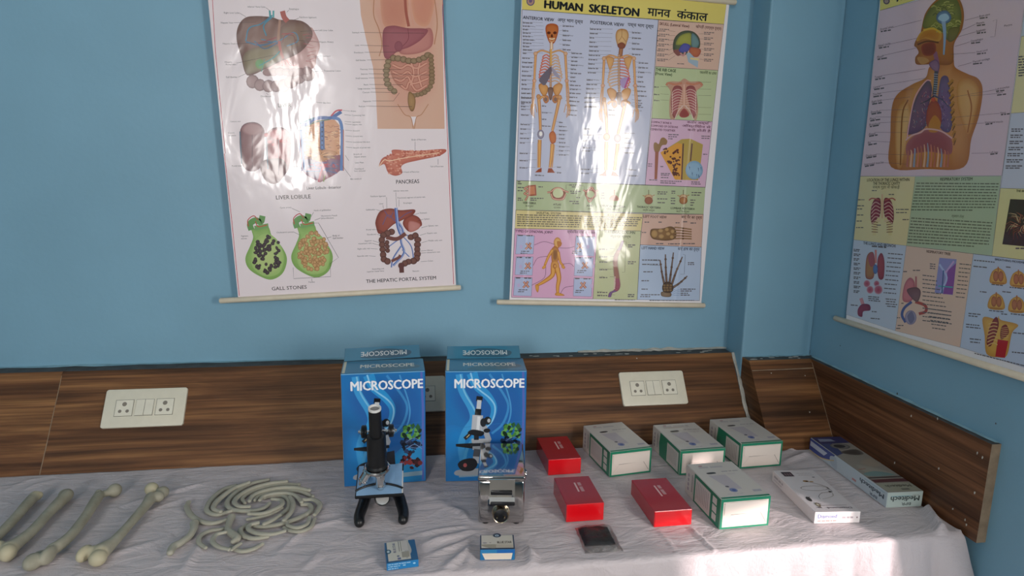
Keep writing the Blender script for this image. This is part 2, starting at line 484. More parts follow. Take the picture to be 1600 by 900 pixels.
ribbon('trim_5', [(1.0815, 1.972, .99), (1.0815, lean_y(.88), .88), (1.081, lean_y(.76), .76)], .012, M_CAULK, LN, t=.003)
ribbon('trim_6', [(JX, lean_y(.98), .98), (JX, lean_y(.75), .75)], .0018, M_TAN, LN, .6, .0006)
ribbon('trim_7', [(1.09, lean_y(.962, 1.872), .962), (1.309, lean_y(.964, 1.872), .964)], .0028, M_TAN, LN, .5, .0006)
ribbon('trim_8', [(1.3085, lean_y(.98, 1.872), .98), (1.3085, lean_y(.75, 1.872), .75)], .002, M_TAN, LN, .5, .0006)
# paint and plaster smeared where the wall meets the ledge
def smear(name, x0, x1, y, z, mat, hmax, seed, y1=None, axis=0):
    rnd = random.Random(seed); bm = bmesh.new(); n = 40; top = []; fr = []
    for i in range(n+1):
        t = i/n; h = hmax*(.35+.65*abs(noise.noise(Vector((t*9, seed, 0)))*1.6)); d = .010+.018*abs(noise.noise(Vector((t*14, seed, 4))))
        if axis == 0: a = x0+(x1-x0)*t; top.append(Vector((a, y-.0012, z+h))); fr.append(Vector((a, y-d, z+.0012)))
        else: a = x0+(x1-x0)*t; top.append(Vector((y-.0012, a, z+h))); fr.append(Vector((y-min(d, .012), a, z+.0012)))
    base = [Vector((p.x, y if axis == 0 else p.y, z)) if axis == 0 else Vector((y, p.y, z)) for p in top]
    A = [bm.verts.new(p) for p in top]; B = [bm.verts.new(p) for p in fr]; D = [bm.verts.new(p) for p in base]
    for i in range(n):
        bm.faces.new((A[i], A[i+1], B[i+1], B[i])); bm.faces.new((A[i], A[i+1], D[i+1], D[i])); bm.faces.new((B[i], B[i+1], D[i+1], D[i]))
    bm.faces.new((A[0], B[0], D[0])); bm.faces.new((A[n], B[n], D[n]))
    struct(name, bm, mat)
smear('trim_9', .55, 1.083, YB, ZT, M_CAULK, .012, 3)
smear('trim_10', -2.2, .2, YB, ZT, M_PAINTCHIP, .004, 5)
smear('trim_11', 1.10, 1.33, YP, ZT, M_PAINTCHIP, .004, 8)
smear('trim_12', 1.2, 1.9, XR, ZT, M_PAINTCHIP, .006, 11, axis=1)
# flecks of white paint on the ledge and the boards
def flecks(name, spots, mat):
    bm = bmesh.new()
    for (x, y, z, n, a, b_) in spots:
        n = Vector(n).normalized(); s = Vector((1, 0, 0)) if abs(n.x) < .5 else Vector((0, 1, 0)); u = n.cross(s).normalized()
        ring = []; m = 9
        for k in range(m):
            t = 2*PI*k/m; r = random.uniform(.55, 1.1)
            ring.append(Vector((x, y, z))+n*.0006+s*(a*r*math.cos(t))+u*(b_*r*math.sin(t)))
        prism_into(bm, ring, n*-.0006)
    struct(name, bm, mat)
rf = random.Random(4); sp = []
for i in range(16): sp.append((rf.uniform(.35, 1.06), rf.uniform(1.985, 2.01), ZT, (0, 0, 1), rf.uniform(.004, .014), rf.uniform(.002, .006)))
for i in range(6): sp.append((rf.uniform(1.11, 1.29), rf.uniform(1.885, 1.905), ZT, (0, 0, 1), rf.uniform(.006, .016), rf.uniform(.003, .006)))
for px, py in ((995, 560), (1258, 587), (1265, 644), (1205, 583)):
    p = on_plane(px, py, (0, 1.967 if px < 1150 else 1.872, .985), LN); sp.append((p.x, p.y, p.z, LN, .0022, .0022))
for px, py in ((1535, 715), (1527, 708), (1398, 723), (1467, 732), (1489, 795), (1508, 812), (1510, 820), (1523, 770), (1424, 650), (1465, 654)):
    p = on_plane(px, py, (1.31, 0, 0), (1, 0, 0)); sp.append((p.x, p.y, p.z, (-1, 0, 0), .0022, .0038))
flecks('trim_13', sp, M_CAULK)
sp = []
for px, py, a, b_ in ((1265, 549, .003, .009), (1402, 615, .003, .005), (1556, 662, .002, .003), (1313, 540, .0015, .002)):
    p = on_plane(px, py, (XR, 0, 0), (1, 0, 0)); sp.append((p.x, p.y, p.z, (-1, 0, 0), a, b_))
flecks('trim_15', sp, M_GAPW)

# ================================================================== TABLE AND CLOTH
M_TABLE = flat('plain_table_board', '#9a8468', 0.5, vscale=8)
TX0, TX1, TY0, TY1 = -1.75, 1.29, 1.235, 1.785
tb = thing('table', 'long narrow table pushed against the wood panelling, hidden under the white cloth', 'table', ((TX0+TX1)/2, 1.51, 0))
tb_off = Vector(tb.location)
def local_box(parent_loc, name, args, mat, parent, bevel=0.0, seg=2, smooth=False):
    x0, x1, y0, y1, z0, z1 = args; p = parent_loc
    return obj(name, new_box(x0-p.x, x1-p.x, y0-p.y, y1-p.y, z0-p.z, z1-p.z, bevel=bevel, seg=seg), mat, parent, smooth)
local_box(tb_off, 'tabletop', (TX0, TX1, TY0, TY1, .715, .7468), M_TABLE, tb, .003)
for lx in (TX0+.05, TX1-.1):
    for ly in (TY0+.04, TY1-.09): local_box(tb_off, 'leg', (lx, lx+.05, ly, ly+.05, 0, .7149), M_TABLE, tb)

def cloth_material():
    m, nt, b = new_mat('white_satin_cotton'); L = nt.links
    tc = node(nt, 'ShaderNodeTexCoord')
    n1 = node(nt, 'ShaderNodeTexNoise'); n1.inputs['Scale'].default_value = 9; n1.inputs['Detail'].default_value = 8; n1.inputs['Roughness'].default_value = .6; n1.inputs['Distortion'].default_value = .8
    mp = node(nt, 'ShaderNodeMapping'); mp.inputs['Scale'].default_value = (1, 2.6, 1); mp.inputs['Rotation'].default_value = (0, 0, .35)
    L.new(tc.outputs['Object'], mp.inputs[0]); L.new(mp.outputs[0], n1.inputs['Vector'])
    n2 = node(nt, 'ShaderNodeTexNoise'); n2.inputs['Scale'].default_value = 55; n2.inputs['Detail'].default_value = 3; n2.inputs['Distortion'].default_value = 1.2
    L.new(mp.outputs[0], n2.inputs['Vector'])
    ad = node(nt, 'ShaderNodeMath', operation='MULTIPLY_ADD'); ad.inputs[1].default_value = .12
    L.new(n2.outputs['Fac'], ad.inputs[0]); L.new(n1.outputs['Fac'], ad.inputs[2])
    bp = node(nt, 'ShaderNodeBump'); bp.inputs['Strength'].default_value = .8; bp.inputs['Distance'].default_value = .012
    L.new(ad.outputs[0], bp.inputs['Height']); L.new(bp.outputs[0], b.inputs['Normal'])
    b.inputs['Base Color'].default_value = lin4('#c8bec0'); b.inputs['Roughness'].default_value = .5
    b.inputs['Specular IOR Level'].default_value = .4
    b.inputs['Sheen Weight'].default_value = .25
    return m
# footprints where something stands: (x, y, angle, width, length)
FOOT = []
RIDGES = [  # photo pixels of the creases, height, half width in metres
    ([(180, 795), (255, 772), (330, 752)], .004, .006), ([(318, 800), (365, 800), (430, 780)], .0, .01),
    ([(255, 880), (270, 855), (300, 830)], .006, .009), ([(285, 893), (300, 872), (312, 850)], .006, .010),
    ([(430, 868), (480, 825), (548, 808)], .004, .006), ([(660, 850), (715, 838), (755, 828)], .007, .011),
    ([(672, 868), (725, 850), (752, 832)], .006, .008), ([(690, 893), (722, 868), (748, 845)], .007, .010),
    ([(640, 838), (690, 828), (742, 822)], .004, .007), ([(728, 893), (735, 870), (745, 852)], .005, .008),
    ([(820, 852), (832, 870), (830, 884)], .010, .010), ([(470, 893), (490, 875), (500, 860)], .004, .008),
    ([(1055, 800), (1105, 850), (1150, 890)], .003, .004), ([(1225, 722), (1262, 708), (1300, 722)], .006, .008),
    ([(1228, 706), (1250, 697), (1270, 700)], .006, .006), ([(1440, 790), (1470, 830), (1500, 860)], .018, .012),
    ([(1455, 780), (1495, 815), (1520, 845)], .012, .009), ([(30, 770), (55, 758), (95, 748)], .003, .006),
    ([(0, 770), (40, 752), (80, 745)], .003, .007), ([(560, 880), (590, 868), (600, 862)], .003, .006),
    ([(185, 815), (230, 800), (300, 775)], .003, .007), ([(150, 875), (230, 850), (262, 840)], .003, .01),
    ([(1000, 800), (1040, 840), (1060, 870)], .002, .005), ([(700, 790), (722, 800), (735, 815)], .004, .008),
    ([(665, 780), (690, 770), (740, 768)], .002, .01),
]
for rd in RIDGES:
    pass
def seg_dist(p, a, b_):
    ab = b_-a; t = max(0, min(1, (p-a).dot(ab)/max(ab.length_squared, 1e-9))); return (p-(a+ab*t)).length
def build_cloth():
    R2 = []
    for pl_, h, w in RIDGES:
        if h > 0: R2.append(([on_table(*q).xy for q in pl_], h, w))
    def foot_mask(p):
        m = 1.0
        for (x, y, a, w, l) in FOOT:
            d = p-Vector((x, y)); c, s = math.cos(a), math.sin(a); u = d.x*c+d.y*s; v = -d.x*s+d.y*c
            e = max(-u, u-w, -v, v-l)
            m = min(m, max(0.0, min(1.0, (e-.004)/.025)))
        return m
    def bed(p):
        z = 0.0
        for pts, h, w in R2:
            if min(q.x for q in pts)-.06 > p.x or max(q.x for q in pts)+.06 < p.x: continue
            d = min(seg_dist(p, pts[i], pts[i+1]) for i in range(len(pts)-1))
            e = min((p-pts[0]).length, (p-pts[-1]).length)
            z = max(z, 1.35*h*math.exp(-(d/w)**2)*min(1, .25+e/.05))
        z += .0016*max(0, noise.noise(Vector((p.x*9, p.y*14, 1)))) + .0012*max(0, noise.noise(Vector((p.x*22+p.y*18, p.y*26, 3))))
        return z*foot_mask(p)
    xs = []; x = -1.80
    while x < 1.3035: xs.append(x); x += .0055
    xs.append(1.3035)
    ys = [1.803-.0055*i for i in range(int((1.803-1.228)/.0055)+1)]
    drops = [(0.004, -.0012), (.0075, -.004), (.010, -.009)]+[(.0105+.012*(k/28.0), -.012-.018*k) for k in range(0, 28)]
    bm = bmesh.new(); grid = []
    for j, y in enumerate(ys):
        row = []
        for x in xs:
            yy = y
            if j < 6: yy = y + (.004*noise.noise(Vector((x*6, 0, 0)))+.003*noise.noise(Vector((x*19, 3, 0))))*(6-j)/6
            z = TABLE_Z - .0007 + bed(Vector((x, yy)))
            row.append(bm.verts.new((x, yy, z)))
        grid.append(row)
    yl = ys[-1]
    for dy, dz in drops:
        row = []
        for x in xs:
            a = min(1, -dz/.12)
            amp = .012+.022*max(0, min(1, (x-.95)/.3))
            f = amp*a*(math.sin(x*34+2.2*noise.noise(Vector((x*3, 5, 0))))+.5*noise.noise(Vector((x*16, dz*3, 2))))
            row.append(bm.verts.new((x+.028*a*max(0, (x-1.1)/.2)**2, yl-dy-abs(f)*.9-.02*a*max(0, (x-1.1)/.2), TABLE_Z-.0007+dz)))
        grid.append(row)
    for a, b_ in zip(grid, grid[1:]):
        for i in range(len(xs)-1): bm.faces.new((a[i], a[i+1], b_[i+1], b_[i]))
    o = obj('tablecloth', bm, cloth_material(), None)
    for p in o.data.polygons: p.use_smooth = True
    md = o.modifiers.new('thickness', 'SOLIDIFY'); md.thickness = .0012; md.offset = -1
    # obj() recalculates normals; make sure the top faces up
    if o.data.polygons[len(xs)*20].normal.z < 0: md.offset = 1
    tag(o, 'creased white satin cloth covering the long table and hanging over its front edge', 'tablecloth')

# ================================================================== SWITCH PLATES ON THE DADO
M_IVORY = flat('ivory_plastic', '#ded8c4', 0.35, var=0.03)
M_IVORY2 = flat('pale_ivory_plastic', '#e4dfcd', 0.3, var=0.03)
M_GAP = flat('dark_gap', '#4b463e', 0.7)
M_HOLE = flat('dark_pin_hole', '#837c70', 0.7)
def axes_matrix(o, u, v, n):
    m = Matrix((u, v, n)).transposed().to_4x4(); m.translation = o; return m
LV = Vector((0, .7, 1)).normalized()
def switch_plate(px, py, label):
    o = on_plane(px, py, (0, 1.967, .985), LN)
    r = thing('switch_plate', label, 'switch plate', group='switch plates on the wood panelling', matrix=axes_matrix(o, Vector((1, 0, 0)), LV, LN))
    def outline(w, h, q):
        P = []
        for sx, sy, a0 in ((1, 1, 0), (-1, 1, 90), (-1, -1, 180), (1, -1, 270)):
            P += [(sx*(w-q)+q*math.cos(math.radians(a0+18*k)), sy*(h-q)+q*math.sin(math.radians(a0+18*k))) for k in range(6)]
        return P
    bm = bmesh.new(); lv = [[bm.verts.new((x, y, z)) for x, y in outline(.11-i, .056-i, .007)] for i, z in ((0, -.001), (0, .0062), (.0006, .0074), (.002, .008))]
    for A, B in zip(lv, lv[1:]):
        for i in range(len(A)): bm.faces.new((A[i], A[(i+1) % len(A)], B[(i+1) % len(A)], B[i]))
    bm.faces.new(lv[0][::-1]); bm.faces.new(lv[-1])
    obj('plate', bm, M_IVORY, r, 30)
    for cx in (-.0545, .0545):
        bm = new_box(cx-.0241, cx+.0241, -.0241, .0241, .0082, .0086, mi=1)
        box_into(bm, cx-.0232, cx+.0232, -.0232, .0232, .0082, .0094, bevel=.0008)
        for hx, hy, rr in ((0, .011, .0042), (-.0098, -.0095, .0032), (.0098, -.0095, .0032)):
            lathe_into(bm, [(rr*1.5, .0094), (rr*1.4, .0098), (rr, .0098), (rr*.98, .0096)], 14, Matrix.Translation((cx+hx, hy, 0)), mi=2)
        obj('socket', bm, [M_IVORY2, M_GAP, M_HOLE], r)
    bm = new_box(-.0241, .0241, -.0241, .0241, .0082, .0086); obj('switch_surround', bm, M_GAP, r)
    for sx in (-1, 1):
        a, b_ = (.0006, .0234) if sx > 0 else (-.0234, -.0006)
        bm = bmesh.new(); prism_into(bm, [(a, -.0232, .0086), (a, -.0232, .0112), (a, 0, .0098), (a, .0232, .0094), (a, .0232, .0086)], (b_-a, 0, 0))
        obj('rocker_switch', bm, M_IVORY2, r)
switch_plate(227.5, 637.5, 'ivory switch plate on the wood panelling above the long bones')
switch_plate(640, 617, 'ivory switch plate mostly hidden between the two blue microscope boxes')
switch_plate(1020, 607, 'ivory switch plate on the wood panel above the green edged white boxes')

# ================================================================== WALL CHARTS
def glossy_chart(name, creases, bump=.35, bscale=5, rough=.06):
    """laminated paper: print colours under a glossy film with shallow waves and vertical creases"""
    m = printed(name, rough=rough+.15, spec=.3, coat=.55); nt = m.node_tree; L = nt.links; b = nt.nodes['Principled BSDF']
    tc = node(nt, 'ShaderNodeTexCoord'); mp = node(nt, 'ShaderNodeMapping'); mp.inputs['Scale'].default_value = (1.5, .8, 1)
    nz = node(nt, 'ShaderNodeTexNoise'); nz.inputs['Scale'].default_value = bscale; nz.inputs['Detail'].default_value = 3.5; nz.inputs['Roughness'].default_value = .45; nz.inputs['Distortion'].default_value = .5
    L.new(tc.outputs['Object'], mp.inputs[0]); L.new(mp.outputs[0], nz.inputs['Vector'])
    sx = node(nt, 'ShaderNodeSeparateXYZ'); L.new(tc.outputs['Object'], sx.inputs[0])
    h = nz.outputs['Fac']
    for u0, w, amp in creases:
        a = node(nt, 'ShaderNodeMath', operation='SUBTRACT'); a.inputs[1].default_value = u0; L.new(sx.outputs['X'], a.inputs[0])
        d = node(nt, 'ShaderNodeMath', operation='DIVIDE'); d.inputs[1].default_value = w; L.new(a.outputs[0], d.inputs[0])
        q = node(nt, 'ShaderNodeMath', operation='MULTIPLY'); L.new(d.outputs[0], q.inputs[0]); L.new(d.outputs[0], q.inputs[1])
        n = node(nt, 'ShaderNodeMath', operation='MULTIPLY'); n.inputs[1].default_value = -1; L.new(q.outputs[0], n.inputs[0])
        e = node(nt, 'ShaderNodeMath', operation='EXPONENT'); L.new(n.outputs[0], e.inputs[0])
        f = node(nt, 'ShaderNodeMath', operation='MULTIPLY_ADD'); f.inputs[1].default_value = amp; L.new(e.outputs[0], f.inputs[0]); L.new(h, f.inputs[2]); h = f.outputs[0]
    bp = node(nt, 'ShaderNodeBump'); bp.inputs['Strength'].default_value = bump; bp.inputs['Distance'].default_value = .02
    b.inputs['Coat Roughness'].default_value = rough
    L.new(h, bp.inputs['Height']); L.new(bp.outputs[0], b.inputs['Normal']); L.new(bp.outputs[0], b.inputs['Coat Normal'])
    return m
M_ROD = flat('cream_plastic_rod', '#d9cdb6', .4, var=.04)
M_NAIL = flat('steel_nail', '#8b8b8b', .35, metal=1)
M_CORD = flat('white_cord', '#cfcac0', .8)

class Chart(Print):
    def __init__(self, plane_pt, normal, origin_px, angle):
        super().__init__()
        self.pp, self.n = Vector(plane_pt), Vector(normal)
        self.o = on_plane(*origin_px, self.pp, self.n)
        h = Vector((0, 0, 1)).cross(self.n).normalized()      # to the right for someone facing the chart
        self.u = h*math.cos(angle)+Vector((0, 0, 1))*math.sin(angle); self.w = self.n.cross(self.u)
        self.to3 = lambda x, y, l: Vector((x, y, l))
        self.px()
    def loc(self, px, py):
        d = on_plane(px, py, self.pp, self.n)-self.o; return d.dot(self.u), d.dot(self.w)
    def px(self): self.m = self.loc
    def z(self, ox, oy, s): self.m = lambda X, Y: self.loc(ox+X/s, oy+Y/s)
    def local(self): self.m = lambda x, y: (x, y)
    def sheet(self, tl, bl, tr, br, top, white):
        """solid paper from four measured edge points, carried up to v = top"""
        A, B, C_, D = [Vector(self.loc(*q)) for q in (tl, bl, tr, br)]
        up = lambda t, b_: b_+(t-b_)*((top-b_.y)/(t.y-b_.y))
        dn = lambda t, b_: b_+(t-b_)*((0-b_.y)/(t.y-b_.y))
        self.q = [dn(A, B), dn(C_, D), up(C_, D), up(A, B)]
        k = len(self.v); self.v += [Vector((p.x, p.y, 0)) for p in self.q]+[Vector((p.x, p.y, -.0006)) for p in self.q]
        c = lin(white)
        for f in ((0, 1, 2, 3), (7, 6, 5, 4), (0, 4, 5, 1), (1, 5, 6, 2), (2, 6, 7, 3), (3, 7, 4, 0)): self.face(tuple(k+i for i in f), [c]*4)
    def finish(self, name, label, mat, rod_px, top, reach):
        r = thing(name, label, 'wall chart', matrix=axes_matrix(self.o, self.u, self.w, self.n))
        self.build('chart_sheet', mat, r)
        self.px(); a = self.loc(*rod_px[0])[0]; b_ = self.loc(*rod_px[1])[0]
        for nm, v in (('bottom_rod', 0), ('top_rod', top)):
            bm = bmesh.new(); lathe_into(bm, [(.0001, 0), (.006, 0), (.0085, .003), (.0085, b_-a-.003), (.006, b_-a), (.0001, b_-a)], 20, aim((a, v, .001), (1, 0, 0)))
            bmesh.ops.remove_doubles(bm, verts=bm.verts, dist=1e-5)
            obj(nm, bm, M_ROD, r, 40)
        mid = (a+b_)/2
        bm = bmesh.new(); tube_into(bm, [(a+.05, top, .009), (mid, top+.12, -reach*.3), (b_-.05, top, .009)], .0015, 6); obj('hanging_cord', bm, M_CORD, r)
        bm = bmesh.new(); tube_into(bm, [(mid, top+.122, -reach-.012), (mid, top+.122, .004)], .0022, 8); obj('nail', bm, M_NAIL, r)
        return r

SKIN, SKIN2, BONE, BONE2 = '#e0ab7c', '#c98d5c', '#dba56a', '#b0713f'
INK = '#3a3438'
rp = random.Random(21)

# ---------------------------------------------------------------- liver chart
c = Chart((0, 1.995, 0), (0, -1, 0), (540, 459), math.radians(2.6))
TOP1 = .945
c.sheet((325, 0), (372, 465), (690, 0), (712.5, 446), TOP1, '#ecdfe1')
c.z(320, 0, 3.75); c.L = 1
c.stroke([(44, -20), (62, 300), (120, 900)], 3.2, '#c0394a'); c.stroke([(1393, -20), (1405, 400), (1426, 900)], 3.2, '#c0394a')
c.z(320, 240, 3.6)
c.stroke([(110, 0), (150, 360), (194, 800)], 3.2, '#c0394a'); c.stroke([(1369, 0), (1385, 400), (1400, 735)], 3.2, '#c0394a')
# torso panel
c.z(320, 0, 3.75); c.L = 1
c.poly([(903, -60), (1388, -60), (1405, 755), (1012, 755), (1003, 560), (985, 390), (945, 230), (915, 90)], '#dab09a')
c.L = 2
c.curve([(985, -60), (995, 120), (1030, 300), (1040, 480), (1100, 650), (1200, 690), (1300, 640), (1370, 500), (1360, 200), (1370, -60)], '#d6a08c', edge='#dab09a')
c.curve([(1040, -80), (1030, 40), (1050, 150), (1110, 165), (1180, 150), (1180, -60)], '#c98873', edge='#d49a80')
c.curve([(1215, -80), (1220, 90), (1260, 150), (1320, 130), (1345, -60)], '#cf8d76', edge='#d89e82')
c.stroke([(992, -20), (990, 90), (1020, 170), (1038, 260), (1022, 330)], 5, '#b98060', smooth=True)
c.stroke([(1172, -60), (1178, 60), (1195, 155)], 16, '#a85f50', smooth=True); c.stroke([(1205, -60), (1208, 60), (1222, 150)], 8, '#d9a08a', smooth=True)
c.stroke([(1345, -20), (1362, 140), (1345, 260)], 5, '#b98060', smooth=True)
c.poly([(1206, 684), (1242, 684), (1223, 738)], '#ecdfe1')
c.stroke([(1130, 610), (1170, 670), (1207, 688), (1222, 755)], 4, '#b9835f', smooth=True); c.stroke([(1310, 610), (1270, 670), (1240, 688), (1228, 755)], 4, '#b9835f', smooth=True)
c.L = 3
c.curve([(1180, 235), (1300, 165), (1335, 190), (1330, 270), (1260, 310), (1170, 320), (1140, 300)], '#c88a80', edge='#b1706a')
c.curve([(1045, 180), (1100, 150), (1190, 165), (1305, 172), (1270, 230), (1200, 275), (1130, 300), (1080, 345), (1048, 320)], '#a8676c', edge='#935359', n=6)
c.L = 4
c.stroke([(1190, 165), (1192, 230), (1150, 280)], 3, '#7d4148', smooth=True); c.ell(1135, 272, 24, 32, '#985a62', edge='#8a4f56')
def beads(pts, r, col, edge, L, squash=.85):
    Q = catmull([(x, y, 0) for x, y in pts], 8); s = 0; last = None
    for q in Q:
        if last is None or (q-last).length > r*1.15: c.ell(q.x, q.y, r*rp.uniform(.9, 1.1), r*squash*rp.uniform(.9, 1.1), col, L, edge=edge, n=12); last = q
c.curve([(1085, 350), (1200, 370), (1310, 340), (1330, 440), (1310, 520), (1220, 540), (1130, 500), (1090, 430)], '#c98f7c', edge='#b97f6c')
for pts in ([(1100, 380), (1150, 400), (1190, 380), (1240, 400), (1300, 370)], [(1100, 420), (1150, 440), (1190, 420), (1230, 450), (1300, 420)],
            [(1110, 460), (1150, 475), (1190, 450), (1220, 490), (1310, 460)], [(1150, 500), (1180, 520), (1200, 480), (1240, 530), (1300, 500)], [(1210, 370), (1225, 430), (1205, 500)], [(1260, 370), (1250, 430), (1270, 510)]):
    c.stroke(pts, 16, '#a85f52', smooth=True, L=5); c.stroke(pts, 10, '#d8a08a', smooth=True, L=6)
beads([(1105, 340), (1150, 345), (1210, 358), (1270, 345), (1320, 315)], 22, '#a08668', '#5f4a36', 7)
beads([(1075, 360), (1063, 430), (1075, 500), (1115, 540)], 20, '#a08a6c', '#6b553c', 7)
beads([(1325, 330), (1330, 420), (1325, 500), (1280, 545), (1225, 560)], 17, '#9a8062', '#6b553c', 7)
c.curve([(1195, 540), (1220, 550), (1235, 590), (1225, 645), (1205, 648), (1190, 600)], '#b08a60', edge='#7c5c3c', L=8)
c.L = 9
LEFTL = ['Stomach', 'Liver', 'Duodenum', 'Gall bladder', 'Pancreas', 'Jejunum', 'Small intestine', 'Ileum', 'Large intestine', 'Caecum', 'Appendix', 'Rectum']
for (x, y, ex, ey), s in zip([(905, 190, 1285, 195), (905, 265, 1080, 270), (930, 307, 1130, 305), (945, 352, 1090, 350), (955, 405, 1150, 408), (955, 432, 1320, 440), (955, 457, 1190, 458), (958, 495, 1160, 497), (970, 518, 1090, 520), (965, 540, 1130, 542), (975, 592, 1140, 545), (940, 622, 1215, 625)], LEFTL):
    c.text(s, x, y+5, 9, INK, align='R'); c.stroke([(x+5, y), (ex if ey-y > -20 else 1105, y if ey-y < -20 else ey)]+([(ex, ey)] if ey-y < -20 else []), 1.8, '#4a3b3a')
# liver
c.L = 2
c.curve([(620, 160), (655, 210), (674, 270), (655, 335), (640, 395), (560, 425), (440, 432), (380, 425), (345, 412), (440, 350), (540, 310), (600, 255)], '#cfa9a4', edge='#bb8d88')
c.L = 3
c.curve([(186, 230), (195, 155), (235, 105), (300, 94), (390, 100), (440, 116), (510, 115), (575, 126), (622, 165), (630, 215), (595, 270), (540, 318), (440, 362), (340, 412), (275, 440), (238, 430), (212, 330)], '#8d6d62', edge='#6f5048')
c.L = 4
c.curve([(225, 330), (290, 280), (430, 270), (440, 350), (340, 405), (270, 432), (240, 420)], '#93876a', edge='#7d6a58')
c.curve([(455, 150), (560, 135), (610, 180), (580, 250), (500, 300), (450, 330), (445, 230)], '#8d7362', edge='#7c5f54')
c.ell(322, 375, 27, 30, '#5f9a5e', edge='#7d8f5c', L=5)
c.L = 5
for P, w, col in (([(440, 115), (432, 230), (450, 330)], 14, '#a9806c'), ([(395, 90), (330, 140), (260, 165), (240, 240)], 8, '#4d7f98'), ([(395, 100), (345, 150), (360, 210)], 8, '#4d8aa0'),
                  ([(240, 245), (330, 265), (420, 240)], 10, '#4f6f8a'), ([(330, 230), (420, 245), (520, 190), (545, 240), (480, 270)], 7, '#5b7f96'), ([(300, 260), (420, 220)], 6, '#9a4e54'), ([(290, 240), (350, 285), (430, 250)], 6, '#44698a'),
                  ([(435, 240), (445, 300), (460, 345)], 16, '#b86c62'), ([(450, 200), (520, 195)], 6, '#a85050'), ([(320, 385), (400, 340), (440, 300)], 7, '#3f8a86'), ([(350, 345), (332, 420)], 5, '#5a9a80'), ([(455, 250), (470, 210), (520, 210), (530, 260)], 4, '#8c4a4a')):
    c.stroke(P, w, col, smooth=True)
c.L = 6
for q in range(9):
    a = rp.uniform(0, 6.28); x, y = 640+rp.uniform(-25, 20), 200+q*20
    c.stroke([(x-45, y+rp.uniform(-12, 12)), (x-15, y), (x+12, y+rp.uniform(-10, 10))], 3.5, '#b0575a', smooth=True, taper=1)
for q in range(5): c.stroke([(450+q*8, 350), (455+q*15, 365+rp.uniform(-8, 25)), (450+q*22, 380)], 3, '#c05a58', smooth=True)
c.stroke([(380, 62), (384, 102)], 11, '#4b9aa0'); c.stroke([(402, 62), (402, 102)], 11, '#5aa6a8'); c.stroke([(455, 65), (465, 100), (485, 125)], 30, '#b0625a', smooth=True)
beads([(280, 478), (330, 500), (400, 505), (470, 500), (530, 465), (630, 430)], 38, '#a98a88', '#7c5f60', 7, 1.0)
beads([(370, 425), (440, 420), (520, 425), (600, 415)], 30, '#9c7876', '#80605f', 7, .8)
c.L = 9
for s, x, y, al, P in (('Inferior Vena Cava', 355, 45, 'R', [(358, 45), (380, 62)]), ('Esophagus', 495, 57, 'L', [(492, 60), (480, 72)]), ('Right Liver Lobe', 203, 80, 'R', [(206, 78), (240, 98)]),
                    ('Falciform ligament', 555, 106, 'L', [(552, 106), (515, 120)]), ('Hepatic Vein', 165, 138, 'R', [(170, 133), (300, 130)]), ('Left Liver Lobe', 668, 182, 'L', [(664, 178), (560, 185)]),
                    ('Hepatic Artery', 672, 250, 'L', [(668, 247), (530, 235)]), ('Hepatic Duct', 180, 260, 'R', [(184, 257), (400, 245)]), ('Stomach', 690, 333, 'L', [(686, 328), (630, 335)]), ('Transverse Colon', 698, 420, 'L', [(692, 418), (645, 418)]),
                    ('Hepatic', 160, 368, 'R', [(186, 370), (420, 320)]), ('Portal vein', 182, 382, 'R', [(186, 380), (190, 378)]), ('Gall Bladder', 192, 456, 'R', [(196, 452), (245, 430)]), ('Duodenum', 390, 568, 'R', [(372, 555), (360, 545)])):
    c.text(s, x, y, 10, INK, align=al); c.stroke(P, 1.8, '#4a3b3a')
c.text('LIVER', 430, 628, 24, '#4a4a40', width=78)
# lobules
c.z(320, 150, 3.75)
def Z1(y): return y-562.5
c.L = 2
for cx, cy in ((278, 820), (432, 850)):
    y0 = Z1(cy)
    c.curve([(cx-70, y0-60), (cx, y0-105), (cx+65, y0-70), (cx+72, y0+40), (cx+55, y0+150), (cx, y0+185), (cx-60, y0+140)], '#8d6263' if cx < 300 else '#a2585c', edge='#6f4a50', L=2)
    c.ell(cx, y0-62, 62, 36, '#a98080' if cx < 300 else '#c06a6c', edge='#8a5c5e', L=3)
    c.stroke([(cx, y0-30), (cx, y0+175)], 4, '#5c3c44', L=4); c.stroke([(cx-72, y0-50), (cx-62, y0+140)], 7, '#556a7a', L=4)
c.curve([(330, Z1(950)), (450, Z1(930)), (480, Z1(1000)), (420, Z1(1075)), (350, Z1(1050))], '#80595a', edge='#6b4a4c', L=2)
for k in range(7): c.ell(360+k*22, Z1(790+rp.uniform(0, 60)), 14, 12, '#b8383e', edge='#8e3038', L=5)
c.L = 6
for s, x, y, al in (('Central vein', 210, Z1(715), 'R'), ('Capsule', 175, Z1(782), 'R'), ('of lobule', 183, Z1(797), 'R'), ('Portal triad', 215, Z1(975), 'R'), ('Sinusoid', 520, Z1(980), 'L')): c.text(s, x, y, 9, INK, align=al)
